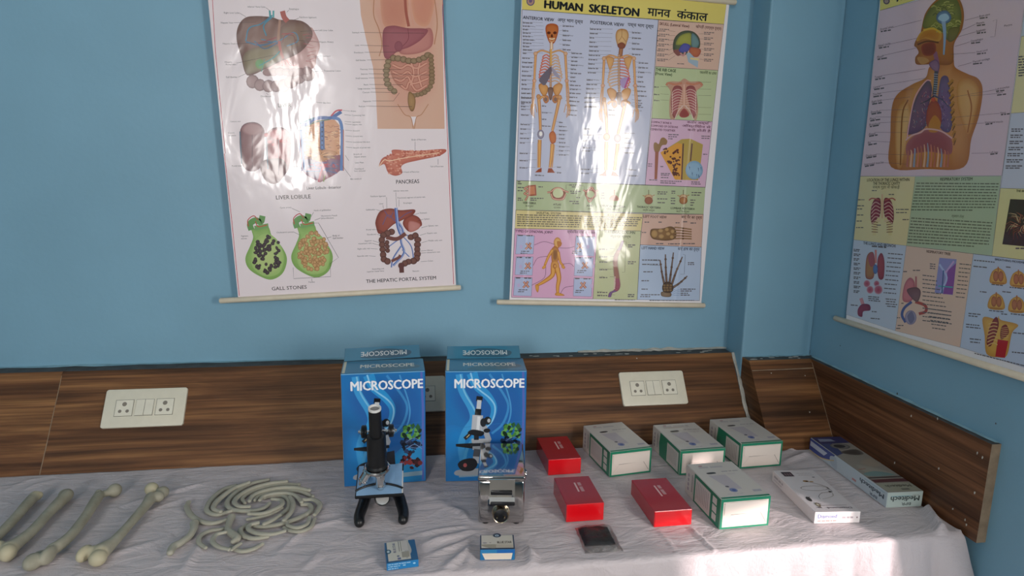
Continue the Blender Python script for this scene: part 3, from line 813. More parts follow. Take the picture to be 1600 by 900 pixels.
# interior of a lobule
c.L = 2
c.poly([(590, Z1(735)), (640, Z1(705)), (760, Z1(700)), (790, Z1(735)), (790, Z1(1000)), (590, Z1(1000))], '#cf9268')
for k in range(150):
    x = rp.uniform(592, 780); y = rp.uniform(735, 995); d = rp.uniform(10, 34)*(1 if x > 688 else -1)
    c.stroke([(x, Z1(y)), (x+d*.5, Z1(y+rp.uniform(-5, 5))), (x+d, Z1(y+rp.uniform(-8, 8)))], rp.uniform(2.5, 5), rp.choice(['#8a5236', '#b06c40', '#e6b583', '#a0563c', '#e9c091']), L=3)
c.stroke([(686, Z1(705)), (690, Z1(890))], 26, '#35558c', L=4); c.stroke([(684, Z1(712)), (688, Z1(880))], 10, '#5a80b8', L=5)
for k in range(7): c.ell(688, Z1(720+k*26), 5, 5, '#22365c', L=6)
for P, w, col in (([(565, 735), (600, 725), (650, 695), (700, 690), (740, 690), (800, 655)], 20, '#3f63a0'), ([(560, 760), (570, 900), (580, 1000)], 26, '#5272a8'), ([(745, 690), (790, 705), (805, 790), (800, 1000)], 18, '#4f78b4'),
                  ([(740, 680), (770, 650), (805, 645)], 9, '#c04658'), ([(590, 745), (650, 715), (730, 700)], 7, '#4a6a50'), ([(560, 725), (640, 690)], 8, '#3a7a88')):
    c.stroke([(x, Z1(y)) for x, y in P], w, col, smooth=True, L=5)
c.stroke([(553, Z1(760)), (575, Z1(1000))], 5, '#9a5a5c', L=6); c.stroke([(812, Z1(760)), (812, Z1(1000))], 6, '#b06d60', L=6)
# lower half, second zoom
c.z(320, 240, 3.6)
c.poly([(545, 20), (590, 0), (740, 0), (778, 15), (762, 95), (720, 125), (650, 162), (600, 130), (560, 110)], '#8c4a58', L=2)
c.curve([(548, 30), (640, 40), (650, 150), (560, 110)], '#5a5272', edge='#7c4258', L=3); c.curve([(680, 45), (765, 30), (755, 100), (690, 125)], '#6a4e6e', edge='#8a4258', L=3)
c.curve([(560, 0), (650, 45), (745, 0), (700, -20), (600, -20)], '#c98e60', edge='#b0703c', L=4)
for k in range(16):
    a = PI*k/15; c.stroke([(650+18*math.cos(a), 20-14*math.sin(a)), (650+90*math.cos(a), 30-40*math.sin(a))], 3, rp.choice(['#e6b583', '#7a4a30']), L=5)
for k in range(26): c.stroke([(rp.uniform(555, 755), rp.uniform(40, 100)), (rp.uniform(560, 755), rp.uniform(45, 115))], 4, rp.choice(['#b0384e', '#3a5a94', '#c24858', '#4d4a78']), L=5)
c.stroke([(640, 160), (660, 90), (690, 60)], 12, '#b03a52', L=6, smooth=True); c.stroke([(668, 158), (675, 120)], 6, '#7d8a3c', L=6)
c.stroke([(790, 10), (810, 40)], 1.6, INK, L=6); c.stroke([(775, 70), (820, 130)], 1.6, INK, L=6)
c.L = 6
c.text('Liver Lobule -Interior', 573, 202, 17, INK, width=196, off=.012)
c.text('LIVER LOBULE', 402, 258, 24, '#4a403c', width=196, off=.012)
c.text('PANCREAS', 1077, 170, 23, INK, width=130, off=.012)
c.text('THE HEPATIC PORTAL SYSTEM', 908, 728, 21, INK, width=400, off=.014)
c.text('GALL STONES', 378, 770, 22, '#4a403c', width=198, off=.01)
c.z(320, 150, 3.75)
for s, x, y in (('Bile Duct', 695, 607), ('Artery', 855, 655), ('Connecting Vein', 862, 680), ('Sublobular', 865, 720), ('hepatic vein', 865, 734), ('Sinusoid', 868, 770), ('Central vein', 868, 803), ('Interlobular bile duct', 870, 837), ('Branch of portal vein', 872, 870)):
    c.text(s, x, Z1(y), 8.5, INK); c.stroke([(x-5, Z1(y-4)), (x-45, Z1(y-8))], 1.6, INK)
c.text('Body of Pancreas', 1212, Z1(823), 9, INK); c.stroke([(1232, Z1(830)), (1232, Z1(880))], 1.6, INK)
c.z(320, 240, 3.6)
for s, x, y in (('Branch of', 838, 8), ('hepatic artery', 842, 22), ('Liver Plate', 846, 55), ('Opening of', 842, 90), ('liver sinusoid', 842, 102), ('Bile canaliculi', 820, 147), ('Head of Pancreas', 1125, 108), ('Tail of Pancreas', 1268, 77)): c.text(s, x, y, 8.5, INK)
c.stroke([(1105, 104), (1122, 104)], 1.6, INK); c.stroke([(1312, 30), (1312, 62)], 1.6, INK)
# pancreas
c.L = 2
c.curve([(980, 70), (1000, 25), (1050, 5), (1060, -22), (1180, -15), (1350, -25), (1325, 10), (1200, 38), (1130, 55), (1105, 75), (1110, 110), (1070, 125), (1030, 105), (1010, 60)], '#cf7d68', edge='#b86454', n=6)
for k in range(170):
    t = rp.random(); x = 1010+320*t; y = rp.uniform(-18, 35)*(1-.45*t)+2-12*t
    if x < 1105: y = rp.uniform(0, 115)
    if x < 1030 and y > 60: continue
    c.ell(x, y, 6, 4.5, rp.choice(['#e0a48e', '#b5604f', '#d88d76']), L=3, n=8)
c.stroke([(980, 72), (1010, 35), (1040, 40), (1150, 20), (1320, -5)], 5, '#f0c9a8', L=4, smooth=True)
# gall stones
for dx, dy, dark in ((0, 0, True), (258, -12, False)):
    G = lambda P: [(x+dx, y+dy) for x, y in P]
    c.L = 2
    c.curve(G([(262, 420), (300, 425), (355, 410), (380, 470), (430, 520), (462, 590), (440, 670), (380, 708), (320, 695), (250, 650), (228, 590), (255, 520), (272, 470)]), '#9fbf72', edge='#83a85a', n=6)
    c.stroke(G([(262, 430), (255, 395), (285, 375), (315, 385), (325, 350)]), 34, '#6a9a58', smooth=True, L=3); c.stroke(G([(280, 420), (330, 410), (358, 405)]), 26, '#7aa464', smooth=True, L=3)
    c.stroke(G([(246, 410), (242, 375), (275, 350), (300, 375)]), 5, '#b8463c', smooth=True, L=4); c.stroke(G([(285, 380), (300, 410), (350, 402)]), 5, '#c0503c', smooth=True, L=4)
    c.curve(G([(290, 480), (350, 450), (410, 490), (445, 580), (420, 670), (340, 690), (270, 640), (265, 560)]), '#bccb86', edge='#9fbf72', L=4)
    for k in range(85 if dark else 120):
        t = rp.uniform(0, 6.28); q = math.sqrt(rp.random()); x = 352+82*q*math.cos(t); y = 570+105*q*math.sin(t)
        if dark:
            if 330 < x < 385 and 560 < y < 640 and rp.random() < .6: continue
            c.ell(x+dx, y+dy, rp.uniform(8, 14), rp.uniform(7, 12), '#574a4c', edge='#2a2024', rot=rp.uniform(0, 3), L=5+k % 4, n=9)
        else: c.ell(x+dx, y+dy-10, rp.uniform(11, 16), rp.uniform(9, 13), '#d2a876', edge='#8a6038', rot=rp.uniform(0, 3), L=5+k % 4, n=9)
c.L = 9
for P in ([(610, 392), (640, 390), (752, 585), (705, 618)], [(497, 640), (500, 703), (708, 692), (705, 618)], [(602, 703), (602, 718)], [(688, 475), (712, 468)], [(490, 308), (535, 328)], [(612, 330), (598, 355)], [(652, 362), (618, 375)], [(498, 440), (535, 458)]): c.stroke(P, 1.8, INK)
for s, x, y, al in (('Cystic artery', 488, 306, 'R'), ('Neck of gallbladder', 615, 324, 'L'), ("Hartmann's Pouch", 655, 355, 'L'), ('(Infundibulum)', 655, 368, 'L'), ('Pigment', 205, 468, 'L'), ('stones', 205, 482, 'L'), ('Cholesterol stones', 498, 444, 'R'), ('Body of', 720, 466, 'L'), ('Gall bladder', 720, 480, 'L'), ('Fundus', 585, 727, 'L')): c.text(s, x, y, 9, INK, align=al)
# portal system
c.L = 2
c.curve([(1115, 400), (1125, 365), (1165, 345), (1205, 360), (1222, 400), (1195, 420), (1150, 440)], '#a55b4c', edge='#823f36', L=2)
c.curve([(960, 380), (985, 325), (1040, 308), (1100, 318), (1180, 315), (1170, 345), (1110, 375), (1060, 400), (1010, 445), (978, 450), (965, 420)], '#a3594b', edge='#7f4036', L=3, n=6)
c.curve([(1150, 380), (1210, 395), (1200, 425), (1150, 440)], '#c98c84', edge='#b06a60', L=3)
for P in ([(1010, 320), (1040, 360), (1060, 330)], [(1000, 400), (1030, 345), (1070, 380)], [(1090, 370), (1130, 340), (1165, 325)]): c.stroke(P, 4, '#6a5a80', smooth=True, L=4)
for P, w in (([(1075, 305), (1085, 400), (1100, 450)], 18), ([(1085, 380), (1110, 420), (1120, 460)], 12), ([(1100, 430), (1105, 500), (1120, 560), (1060, 630)], 12), ([(1095, 480), (1040, 520)], 6), ([(1110, 460), (1160, 520), (1175, 600)], 6), ([(1105, 520), (1060, 590), (1050, 640)], 9), ([(1110, 540), (1150, 580)], 6), ([(1100, 450), (1180, 470)], 7)):
    c.stroke(P, w, '#5d74b0', smooth=True, L=4)
    c.stroke([(x+3, y) for x, y in P], w*.35, '#aab6dc', smooth=True, L=5)
beads([(1050, 440), (1000, 465), (1000, 530), (1010, 600), (1040, 605)], 19, '#80584e', '#4d302c', 6, 1)
beads([(1025, 500), (1030, 560)], 14, '#7a544c', '#4d302c', 6, 1)
beads([(1160, 470), (1195, 465), (1195, 530), (1190, 595), (1140, 610), (1105, 630)], 19, '#80584e', '#4d302c', 6, 1)
c.stroke([(1105, 615), (1108, 670)], 26, '#6b4440', L=7); c.stroke([(1020, 470), (1080, 480), (1130, 450)], 22, '#7d5048', smooth=True, L=5); c.stroke([(1050, 605), (1090, 585), (1100, 570)], 16, '#80504a', smooth=True, L=6)
c.L = 9
for s, x, y, al in (('Inferior vena cava', 1062, 214, 'L'), ('Functional segment of portal vein', 1085, 253, 'L'), ('Falciform ligament', 1018, 242, 'R'), ('Esophagus', 1118, 282, 'L'), ('Liver', 1005, 285, 'R'), ('Gallbladder', 960, 318, 'R'), ('Stomach', 1210, 338, 'L'), ('Spleen', 1235, 372, 'L'), ('Splenic vein', 1258, 410, 'L'),
                    ('Portal vein', 958, 430, 'R'), ('Duodenum', 965, 457, 'R'), ('Superior', 940, 493, 'R'), ('mesenteric vein', 938, 507, 'R'), ('Right colic vein', 930, 537, 'R'), ('Ileocolic vein', 918, 578, 'R'), ('Ascending and', 1008, 650, 'R'), ('superior rectal veins', 1008, 663, 'R'), ('Gastric vein', 1250, 452, 'L'), ('Middle colic vein', 1258, 494, 'L'), ('Inferior', 1250, 548, 'L'), ('mesenteric vein', 1250, 560, 'L'), ('Colon', 1255, 608, 'L'), ('Rectum', 1170, 665, 'L')):
    c.text(s, x, y, 8.5, INK, align=al)
    c.stroke([(x+(-4 if al == 'L' else 4), y-3), (x+(-40 if al == 'L' else 42), y+(0 if abs(y-400) > 130 else 8))], 1.5, INK) if 300 < y < 640 else None
for P in ([(1075, 218), (1078, 300)], [(1022, 245), (1024, 308)], [(1002, 290), (1005, 310)], [(1092, 258), (1092, 298)]): c.stroke(P, 1.5, INK)
c.finish('liver_chart', 'tilted glossy chart of liver, gall stones and pancreas, with red side lines',
         glossy_chart('laminated_liver_chart', [(-.13, .05, .25), (.295, .018, .12)], .19, 5.0), ((343, 469), (720, 448)), TOP1, .033)
# ---------------------------------------------------------------- skeleton chart
c = Chart((0, 1.995, 0), (0, -1, 0), (938, 474.5), math.radians(-1.8))
TOP2 = c.loc(1140, 3)[1]
c.sheet((815, 0), (796, 468), (1140, 0), (1096, 470), TOP2, '#e9e4e6')
c.px(); c.L = 1
CELL = [('#dccb68', [(816, -40), (1141, -40), (1131, 38), (815.7, 15)]), ('#bcc3dc', [(815.7, 15), (1028.6, 31), (1008, 288.7), (807, 282)]),
        ('#d8ad94', [(1028.6, 31), (1131, 38), (1122, 110), (1024, 104)]), ('#b3c48a', [(1024, 104), (1122, 110), (1113, 190), (1018, 185)]),
        ('#d6a9c6', [(1018, 185), (1113, 190), (1102, 292.7), (1008, 288.7)]), ('#a9bb84', [(807, 282), (1102, 292.7), (1099, 335), (806, 328)]),
        ('#dfcc80', [(806, 328), (1004.7, 334), (1001.5, 361), (804.5, 357)]), ('#e3a4cb', [(804.5, 357), (933, 359.5), (926.5, 467), (799, 464.5)]),
        ('#c0c78e', [(933, 359.5), (1001.5, 361), (995.5, 468.3), (926.5, 467)]), ('#cfa189', [(1004.7, 334), (1099, 335), (1096, 386), (1000, 382.5)]),
        ('#a9bfdc', [(1000, 382.5), (1096, 386), (1093, 469.5), (995.5, 468.3)])]
for i, (col, P) in enumerate(CELL): c.poly(P, soften(col, .05 if i == 0 else .24))
c.L = 2
for col, P in CELL: c.stroke(P, .7, '#45404a', closed=True)
c.z(805, 0, 5.293); c.L = 3
c.ell(127, 10, 34, 38, '#4a4a78'); c.ell(127, 10, 27, 31, '#b08a78', L=4); c.ell(127, 5, 14, 18, '#6a5a7a', L=5)
c.text('HUMAN', 242, 66, 62, '#1c1a1c', width=315, off=.05); c.text('SKELETON', 612, 98, 62, '#1c1a1c', width=415, off=.05)
c.text('मानव', 1092, 128, 64, '#1c1a1c', width=190, off=.022); c.text('कंकाल', 1335, 152, 64, '#1c1a1c', width=255, off=.022)
c.text('ANTERIOR VIEW', 64, 156, 26, '#26242a', width=258, off=.02); c.text('अग्र भाग दृश्य', 350, 176, 26, '#26242a', width=210, off=.015)
c.text('POSTERIOR VIEW', 622, 195, 26, '#26242a', width=280, off=.02); c.text('पश्च भाग दृश्य', 930, 215, 26, '#26242a', width=215, off=.015)
def bone(P, w, col=BONE, edge=BONE2, taper=None, L=4):
    c.stroke(P, w, edge, smooth=True, taper=taper, L=L); c.stroke(P, w*.6, col, smooth=True, taper=None if taper is None else taper*.6, L=L+1)
def torso(cx, top, back):
    """rib cage, arms and pelvis of one standing figure, drawn about its own middle"""
    rc = '#d08a5c'
    for s in (-1, 1):
        red = (s < 0 and not back) or (s > 0 and back)
        for k in range(10):
            y = top+18+k*24; w = 62+5*min(k, 6)-(max(0, k-7))*10
            if back: P = [(cx+s*8, y-8), (cx+s*w*.7, y-4+k), (cx+s*w, y+22), (cx+s*w*.8, y+34)]
            else: P = [(cx+s*10, y+22 if k < 7 else y+10), (cx+s*w*.55, y+4), (cx+s*w, y+20), (cx+s*w*.95, y+36)]
            bone(P, 10, '#d97a5c' if red else '#e0b488', '#b04a3a' if red else '#9a6a48', L=4)
        bone([(cx+s*8, top+6), (cx+s*70, top-12), (cx+s*118, top+6)], 14, L=7)                 # collar bone / shoulder
        if back: c.curve([(cx+s*40, top+15), (cx+s*105, top), (cx+s*92, top+70), (cx+s*72, top+105)], '#d9a566', edge='#b0784a', L=8)
        bone([(cx+s*122, top+8), (cx+s*128, top+120), (cx+s*134, top+235)], 22, taper=18, L=6)   # upper arm
        c.ell(cx+s*124, top+14, 17, 18, '#d9b08a', edge='#a8683f', L=8); c.ell(cx+s*134, top+238, 17, 17, '#d9a98a', edge='#a8683f', L=8)
        bone([(cx+s*130, top+245), (cx+s*135, top+340), (cx+s*140, top+430)], 13, taper=10, L=6); bone([(cx+s*140, top+245), (cx+s*150, top+340), (cx+s*150, top+430)], 12, taper=9, L=6)
        for q in range(4): bone([(cx+s*(138+q*6), top+428), (cx+s*(140+q*8), top+480), (cx+s*(132+q*8), top+545-q*8)], 7, taper=4, L=6)
        bone([(cx+s*128, top+430), (cx+s*112, top+500)], 6, L=6)
        # pelvis
        bone([(cx+s*50, top+372), (cx+s*72, top+372), (cx+s*92, top+390)], 20, L=6)
        c.curve([(cx+s*20, top+290), (cx+s*62, top+258), (cx+s*98, top+272), (cx+s*88, top+322), (cx+s*56, top+368), (cx+s*30, top+345)], '#d9a060', edge='#a8682f', L=6)
        c.curve([(cx+s*20, top+365), (cx+s*50, top+358), (cx+s*62, top+395), (cx+s*40, top+425), (cx+s*15, top+405)], '#c98a58', edge='#a05f38', L=6); c.ell(cx+s*40, top+392, 14, 17, '#8a6a5c', L=8)
    bone([(cx, top-20), (cx, top+200), (cx+3, top+330)], 16, '#d9b088', '#8c5a3c', L=8)
    for k in range(24): c.stroke([(cx-12, top-15+k*14), (cx+12, top-15+k*14)], 3, '#7d4a34', L=10)
    c.curve([(cx-22, top+300), (cx+22, top+300), (cx+12, top+380), (cx, top+400), (cx-12, top+380)], '#8a6a5c', edge='#5f4640', L=9)
# anterior figure
torso(292, 430, False)
c.curve([(200, 650), (290, 555), (300, 600), (250, 700), (215, 690)], '#6d6470', L=9); c.curve([(300, 555), (345, 600), (372, 650), (320, 620)], '#9a94a8', L=9)
c.stroke([(296, 405), (296, 540)], 16, '#d9a860', L=11)
bone([(300, 350), (300, 410)], 26, '#e6cdb0', '#b07a58', L=7)
c.curve([(250, 240), (262, 205), (305, 194), (348, 207), (358, 245), (350, 290), (330, 345), (303, 366), (278, 345), (258, 290)], '#c07038', edge='#a04c28', L=7)
for s in (-1, 1): c.ell(303+s*25, 272, 15, 12, '#5a2c1c', L=9)
c.curve([(303, 280), (312, 305), (294, 305)], '#4a2418', L=9); c.stroke([(280, 318), (303, 324), (328, 318)], 12, '#e0c4a0', smooth=True, L=9); c.stroke([(280, 335), (303, 345), (326, 335)], 8, '#d9a878', smooth=True, L=9)
# posterior figure
torso(858, 470, True)
c.curve([(870, 660), (930, 640), (918, 720), (880, 720)], '#a48ab8', L=9); c.stroke([(940, 640), (905, 730)], 14, '#b03a78', L=9)
bone([(878, 380), (868, 470)], 34, '#a8704a', '#7d4a30', L=7)
c.curve([(830, 290), (845, 250), (885, 238), (925, 252), (938, 295), (925, 345), (905, 395), (878, 405), (852, 390), (835, 340)], '#d9b078', edge='#a8743f', L=7)
c.stroke([(882, 240), (880, 300), (855, 340)], 3, '#8c5a34', L=9, smooth=True); c.stroke([(880, 300), (915, 345)], 3, '#8c5a34', L=9); c.curve([(845, 370), (880, 350), (910, 370), (900, 400), (860, 400)], '#8c4c30', edge='#6f3a28', L=9)
# legs
c.z(800, 150, 6.427)
for P in ([(266, 2), (278, 150), (285, 345)], [(480, 8), (445, 170), (405, 350)], [(925, 25), (945, 200), (955, 385)], [(1140, 45), (1105, 210), (1062, 385)]): bone(P, 34, taper=26, L=6)
for x, y in ((266, 6), (478, 12), (925, 36), (1140, 58)): c.ell(x, y, 22, 24, '#cf9a66', edge='#a0603a', L=8)
c.ell(288, 385, 34, 46, '#a8a2b4', edge='#6a5f70', L=8); c.ell(288, 380, 16, 24, '#f0ece8', L=9)
c.curve([(375, 380), (410, 350), (440, 390), (438, 460), (400, 480), (378, 440)], '#c8743c', edge='#a04c28', L=8)
c.ell(950, 410, 34, 38, '#c89a70', edge='#9a6038', L=8); c.ell(1058, 425, 34, 42, '#a89aa4', edge='#7a5f60', L=8)
for P in ([(278, 440), (278, 560), (275, 720)], [(405, 480), (395, 600), (380, 720)], [(948, 460), (940, 600), (938, 750)], [(1062, 480), (1045, 600), (1025, 750)]): bone(P, 38, '#e0a860', '#a86a38', taper=24, L=6)
for P in ([(262, 470), (260, 720)], [(425, 490), (402, 720)], [(962, 490), (955, 750)], [(1075, 480), (1040, 740)]): bone(P, 12, L=8)
for P in ([(230, 768), (265, 735), (298, 720), (296, 765)], [(355, 770), (365, 725), (400, 725), (430, 772)], [(865, 798), (915, 775), (945, 740), (948, 802)], [(995, 800), (1010, 755), (1040, 770), (1075, 808)]): c.poly(P, '#9a4a2c', L=9)
# bone names round the figures
NAMES = ['Frontal bone', 'Parietal bone', 'Temporal bone', 'Nasal bone', 'Zygomatic', 'Maxilla', 'Mandible', 'Cervical vertebra', 'Clavicle', 'Scapula', 'Sternum', 'Humerus', 'True ribs', 'False ribs', 'Costal cartilage', 'Thoracic vertebra', 'Lumbar vertebra', 'Ilium', 'Sacrum', 'Ulna', 'Radius', 'Carpals', 'Metacarpals', 'Phalanges', 'Femur', 'Patella', 'Tibia', 'Fibula', 'Tarsals', 'Metatarsals', 'Ischium', 'Pubis', 'Coccyx', 'Acromion', 'Head of humerus', 'Neck of femur']
def label_col(x, y0, y1, n, side, reach, h=11, x_drift=0.0):
    for k in range(n):
        y = y0+(y1-y0)*k/max(1, n-1); xx = x+x_drift*(y-y0); s = rp.choice(NAMES)
        c.text(s, xx, y, h, INK, L=5, align='L'); c.words(xx, y+6, xx+rp.uniform(40, 95), h*.8, '#57525a', L=5, slope=.03, rnd=rp)
        w = text_geo(s)[2]*h/.73
        c.stroke([(xx+w+4, y-4), (xx+w+4+max(10, reach-w-rp.uniform(0, 15)), y-2+rp.uniform(-6, 6))] if side > 0 else [(xx-4, y-4), (xx-4-reach*.4, y-4+rp.uniform(-8, 8))], 1.6, '#45404a', L=5)
c.z(805, 0, 5.293)
label_col(62, 188, 440, 10, 1, 175, x_drift=0); label_col(58, 480, 880, 12, 1, 100, x_drift=-.03)
label_col(392, 215, 410, 6, -1, 60); label_col(465, 440, 870, 14, -1, 60, x_drift=-.05)
label_col(618, 240, 600, 11, 1, 190, x_drift=-.05); label_col(590, 660, 880, 7, 1, 120, x_drift=-.05)
label_col(965, 270, 450, 5, -1, 60); label_col(1020, 520, 870, 10, -1, 90, x_drift=-.06)
c.z(800, 150, 6.427)
label_col(90, 20, 190, 4, 1, 100); label_col(85, 285, 470, 5, 1, 150, x_drift=-.04); label_col(75, 575, 720, 3, 1, 170); label_col(300, 100, 300, 4, -1, 30); label_col(470, 265, 590, 9, -1, 60); label_col(450, 715, 770, 2, -1, 80)
label_col(565, 50, 190, 4, -1, 60); label_col(725, 20, 110, 3, 1, 140); label_col(715, 330, 450, 3, 1, 190); label_col(708, 520, 550, 2, 1, 190); label_col(692, 735, 775, 2, 1, 200); label_col(1235, 70, 150, 3, -1, 80)
label_col(1130, 375, 570, 5, -1, 60); label_col(230, 795, 795, 1, -1, 5); label_col(1175, 740, 800, 2, -1, 80); label_col(970, 140, 190, 2, -1, 10)
# skull
c.z(1010, 20, 6.43); c.L = 3
c.text('SKULL (Lateral View)', 132, 122, 27, '#5a2c28', width=300, off=.02); c.text('खोपड़ी (पार्श्व दृश्य)', 495, 150, 25, '#5a2c28', width=258, off=.012)
c.curve([(265, 330), (285, 250), (340, 195), (410, 178), (480, 195), (530, 250), (540, 320), (520, 360), (430, 370), (400, 420), (320, 425), (275, 390)], '#5f6a48', edge='#46483a', L=3)
c.curve([(295, 320), (330, 240), (400, 205), (450, 215), (450, 320), (380, 320)], '#a3a24a', edge='#7d803c', L=4); c.curve([(455, 210), (505, 240), (530, 310), (500, 355), (455, 340)], '#6f8c8a', edge='#4f6a70', L=4)
c.curve([(325, 370), (370, 310), (430, 320), (440, 360), (390, 400), (340, 395)], '#5a5aa0', edge='#4a4484', L=5); c.curve([(440, 350), (520, 355), (548, 385), (520, 440), (470, 440), (430, 400)], '#b86a48', edge='#94483c', L=5)
c.curve([(268, 380), (330, 370), (340, 420), (310, 432)], '#84524c', L=4); c.poly([(400, 410), (435, 400), (520, 490), (515, 552), (420, 495)], '#9db0be', L=5); c.stroke([(440, 458), (528, 470)], 20, '#d8c48a', L=6); c.stroke([(340, 405), (370, 430), (390, 395)], 18, '#c08a88', L=6, smooth=True)
for k in range(7): c.words(108+10*(6-k)*.4, 168+k*50, 215+10*(6-k)*.3, 8, INK, slope=.05, rnd=rp); c.words(108, 184+k*50, 190, 8, INK, slope=.05, rnd=rp); c.stroke([(220, 178+k*50), (290, 190+k*40)], 2, INK)
for k in range(6): c.words(578, 200+k*54, 680, 8, INK, slope=.05, rnd=rp); c.words(578, 216+k*54, 650, 8, INK, slope=.05, rnd=rp); c.stroke([(525, 212+k*50), (575, 212+k*52)], 2, INK)
c.words(310, 515, 390, 8, INK, slope=.05, rnd=rp)
# rib cage
c.text('THE RIB CAGE', 92, 582, 28, '#24401e', width=205, off=.025); c.text('(Front View)', 88, 622, 27, '#24401e', width=170, off=.02); c.text('पसलियों का ढांचा', 535, 610, 24, '#24401e', width=170, off=.012)
c.curve([(200, 720), (240, 690), (330, 690), (380, 660), (440, 690), (530, 690), (570, 730), (500, 800), (520, 960), (500, 1080), (470, 1060), (440, 1020), (330, 1020), (280, 1070), (235, 1050), (230, 900), (240, 790)], '#c8907c', edge='#b9957a', L=3)
for s in (-1, 1):
    c.curve([(378+s*20, 760), (378+s*100, 740), (378+s*130, 850), (378+s*125, 1000), (378+s*90, 1060), (378+s*60, 950)], '#a85a5e', edge='#86443f', L=4)
    bone([(378+s*20, 705), (378+s*90, 720), (378+s*160, 705), (378+s*180, 730)], 16, '#cf8a6a', '#9a4c38', L=6)
    for k in range(8): c.stroke([(378+s*15, 790+k*24), (378+s*60, 770+k*27), (378+s*110, 790+k*28), (378+s*122, 830+k*27)], 6, '#d9b8a8', smooth=True, L=6)
    c.stroke([(378+s*10, 930), (378+s*60, 990), (378+s*95, 1070)], 8, '#d8c0b4', smooth=True, L=7)
c.curve([(330, 1020), (378, 960), (430, 1020), (400, 1050), (350, 1050)], '#8c3a34', edge='#a85048', L=6); c.stroke([(378, 720), (378, 940)], 14, '#d9b09a', L=7)
for y in (745, 820, 880): c.text('Ribs', 75, y, 10, INK, L=5); c.words(75, y+6, 130, 8, INK, L=5, rnd=rp); c.stroke([(140, y-5), (225, y)], 2, INK, L=5)
for y in (695, 765, 830, 950, 1020): c.stroke([(520, y), (650, y+3)], 2, INK, L=5)
# compact bone
c.z(1000, 150, 6.0); c.L = 3
for k, s in enumerate(('COMPACT BONE IS', 'COMPOSED OF OSTEONS', 'CEMENTED TOGETHER')): c.text(s, 105-k*3, 252+k*34, 18, '#5a2440', width=(190, 255, 232)[k], off=.02)
for k, s in enumerate(('कठोर अस्थि', 'ऑस्टियोन से', 'बनी होती है')): c.text(s, 660, 268+k*36, 19, '#5a2440', width=(220, 265, 215)[k], align='R', off=.012)
c.curve([(130, 500), (130, 445), (150, 435), (175, 450), (195, 400), (225, 390), (255, 420), (245, 455), (205, 465), (180, 520), (150, 535)], '#a07a4c', edge='#7d5a34', L=3); c.poly([(142, 520), (175, 520), (160, 780), (135, 780)], '#9c5a40', L=4)
c.poly([(190, 530), (390, 405), (470, 400), (590, 455), (570, 620), (545, 790), (330, 785)], '#b49a4c', L=3); c.poly([(190, 530), (350, 440), (395, 450), (385, 785), (325, 780)], '#d99a3c', L=4)
for k in range(44):
    t = rp.random(); y = 490+t*280; x0 = 205+t*125; x = rp.uniform(x0, 375); c.ell(x, y, rp.uniform(6, 13), rp.uniform(8, 17), '#5a2a1a', rot=rp.uniform(0, 3), L=5, n=8)
for x in (405, 488): c.stroke([(x, 445), (x-15, 785 if x < 450 else 610)], 12, '#5c3434', L=6)
c.ell(508, 695, 82, 88, '#93b4cc', edge='#7a9cb8', L=7)
for k in range(7): x, y = rp.uniform(450, 570), rp.uniform(640, 760); c.stroke([(x, y), (x+4, y+34)], 6, '#3a4a70', L=8, taper=1)
for x, y, w in ((265, 365, 100), (265, 385, 80), (265, 405, 40), (575, 380, 80), (575, 400, 75), (590, 550, 40), (75, 640, 40), (75, 660, 35), (190, 665, 40), (195, 730, 85), (195, 745, 75), (195, 768, 70), (190, 800, 200), (190, 818, 150), (85, 790, 80), (480, 810, 80), (480, 828, 90)): c.words(x, y, x+w, 8, INK, L=5, slope=.03, rnd=rp)
# row of vertebrae
c.z(795, 275, 5.079); c.L = 3
for (s, h_, x, y, w, w2) in (('VERTEBRA', 'कशेरुका', 163, 222, 105, 65), ('ATLAS', 'एटलस', 383, 234, 62, 55), ('AXIS', 'अक्ष', 640, 244, 45, 30), ('CERVICAL VERTEBRA', 'ग्रीवा कशेरुका', 825, 248, 200, 105), ('THORACIC VERTEBRA', 'वक्षीय कशेरुका', 1110, 256, 190, 95), ('LUMBAR VERTEBRA', 'कटि कशेरुका', 1380, 266, 190, 105)):
    c.text(s, x, y, 16, '#2c2a20', width=w, align='C', off=.02); c.text(h_, x, y+23, 14, '#2c2a20', width=w2, align='C')
def vert(P, col='#a85c40', ed='#7d3c2c', w=14):
    c.stroke(P, w, ed, smooth=True, L=4, closed=False); c.stroke(P, w*.55, '#d9a08a', smooth=True, L=5)
c.poly([(150, 75), (215, 70), (220, 155), (155, 160)], '#9c5038', L=4); c.poly([(160, 85), (205, 80), (208, 145), (165, 148)], '#c8825c', L=5); vert([(150, 85), (125, 100), (150, 120), (122, 140), (150, 155), (130, 195)])
c.ell(390, 138, 62, 50, '#8c4630', L=4); c.ell(390, 136, 42, 38, '#c8cda0', L=6); vert([(305, 130), (335, 125), (365, 100), (395, 95), (425, 110), (460, 125), (475, 130)]); vert([(335, 140), (355, 180), (425, 185), (450, 145)])
c.ell(650, 140, 48, 44, '#9a5840', L=4); c.ell(648, 145, 30, 28, '#b9c493', L=6); vert([(590, 110), (620, 125), (650, 90), (685, 120), (710, 110)]); vert([(615, 150), (640, 205), (680, 150)]); vert([(640, 90), (655, 110), (668, 88)])
c.curve([(800, 190), (810, 160), (838, 150), (865, 165), (872, 195)], '#9c5038', edge='#c07a58', L=4); c.stroke([(838, 110), (838, 155)], 6, '#9c5038', L=5)
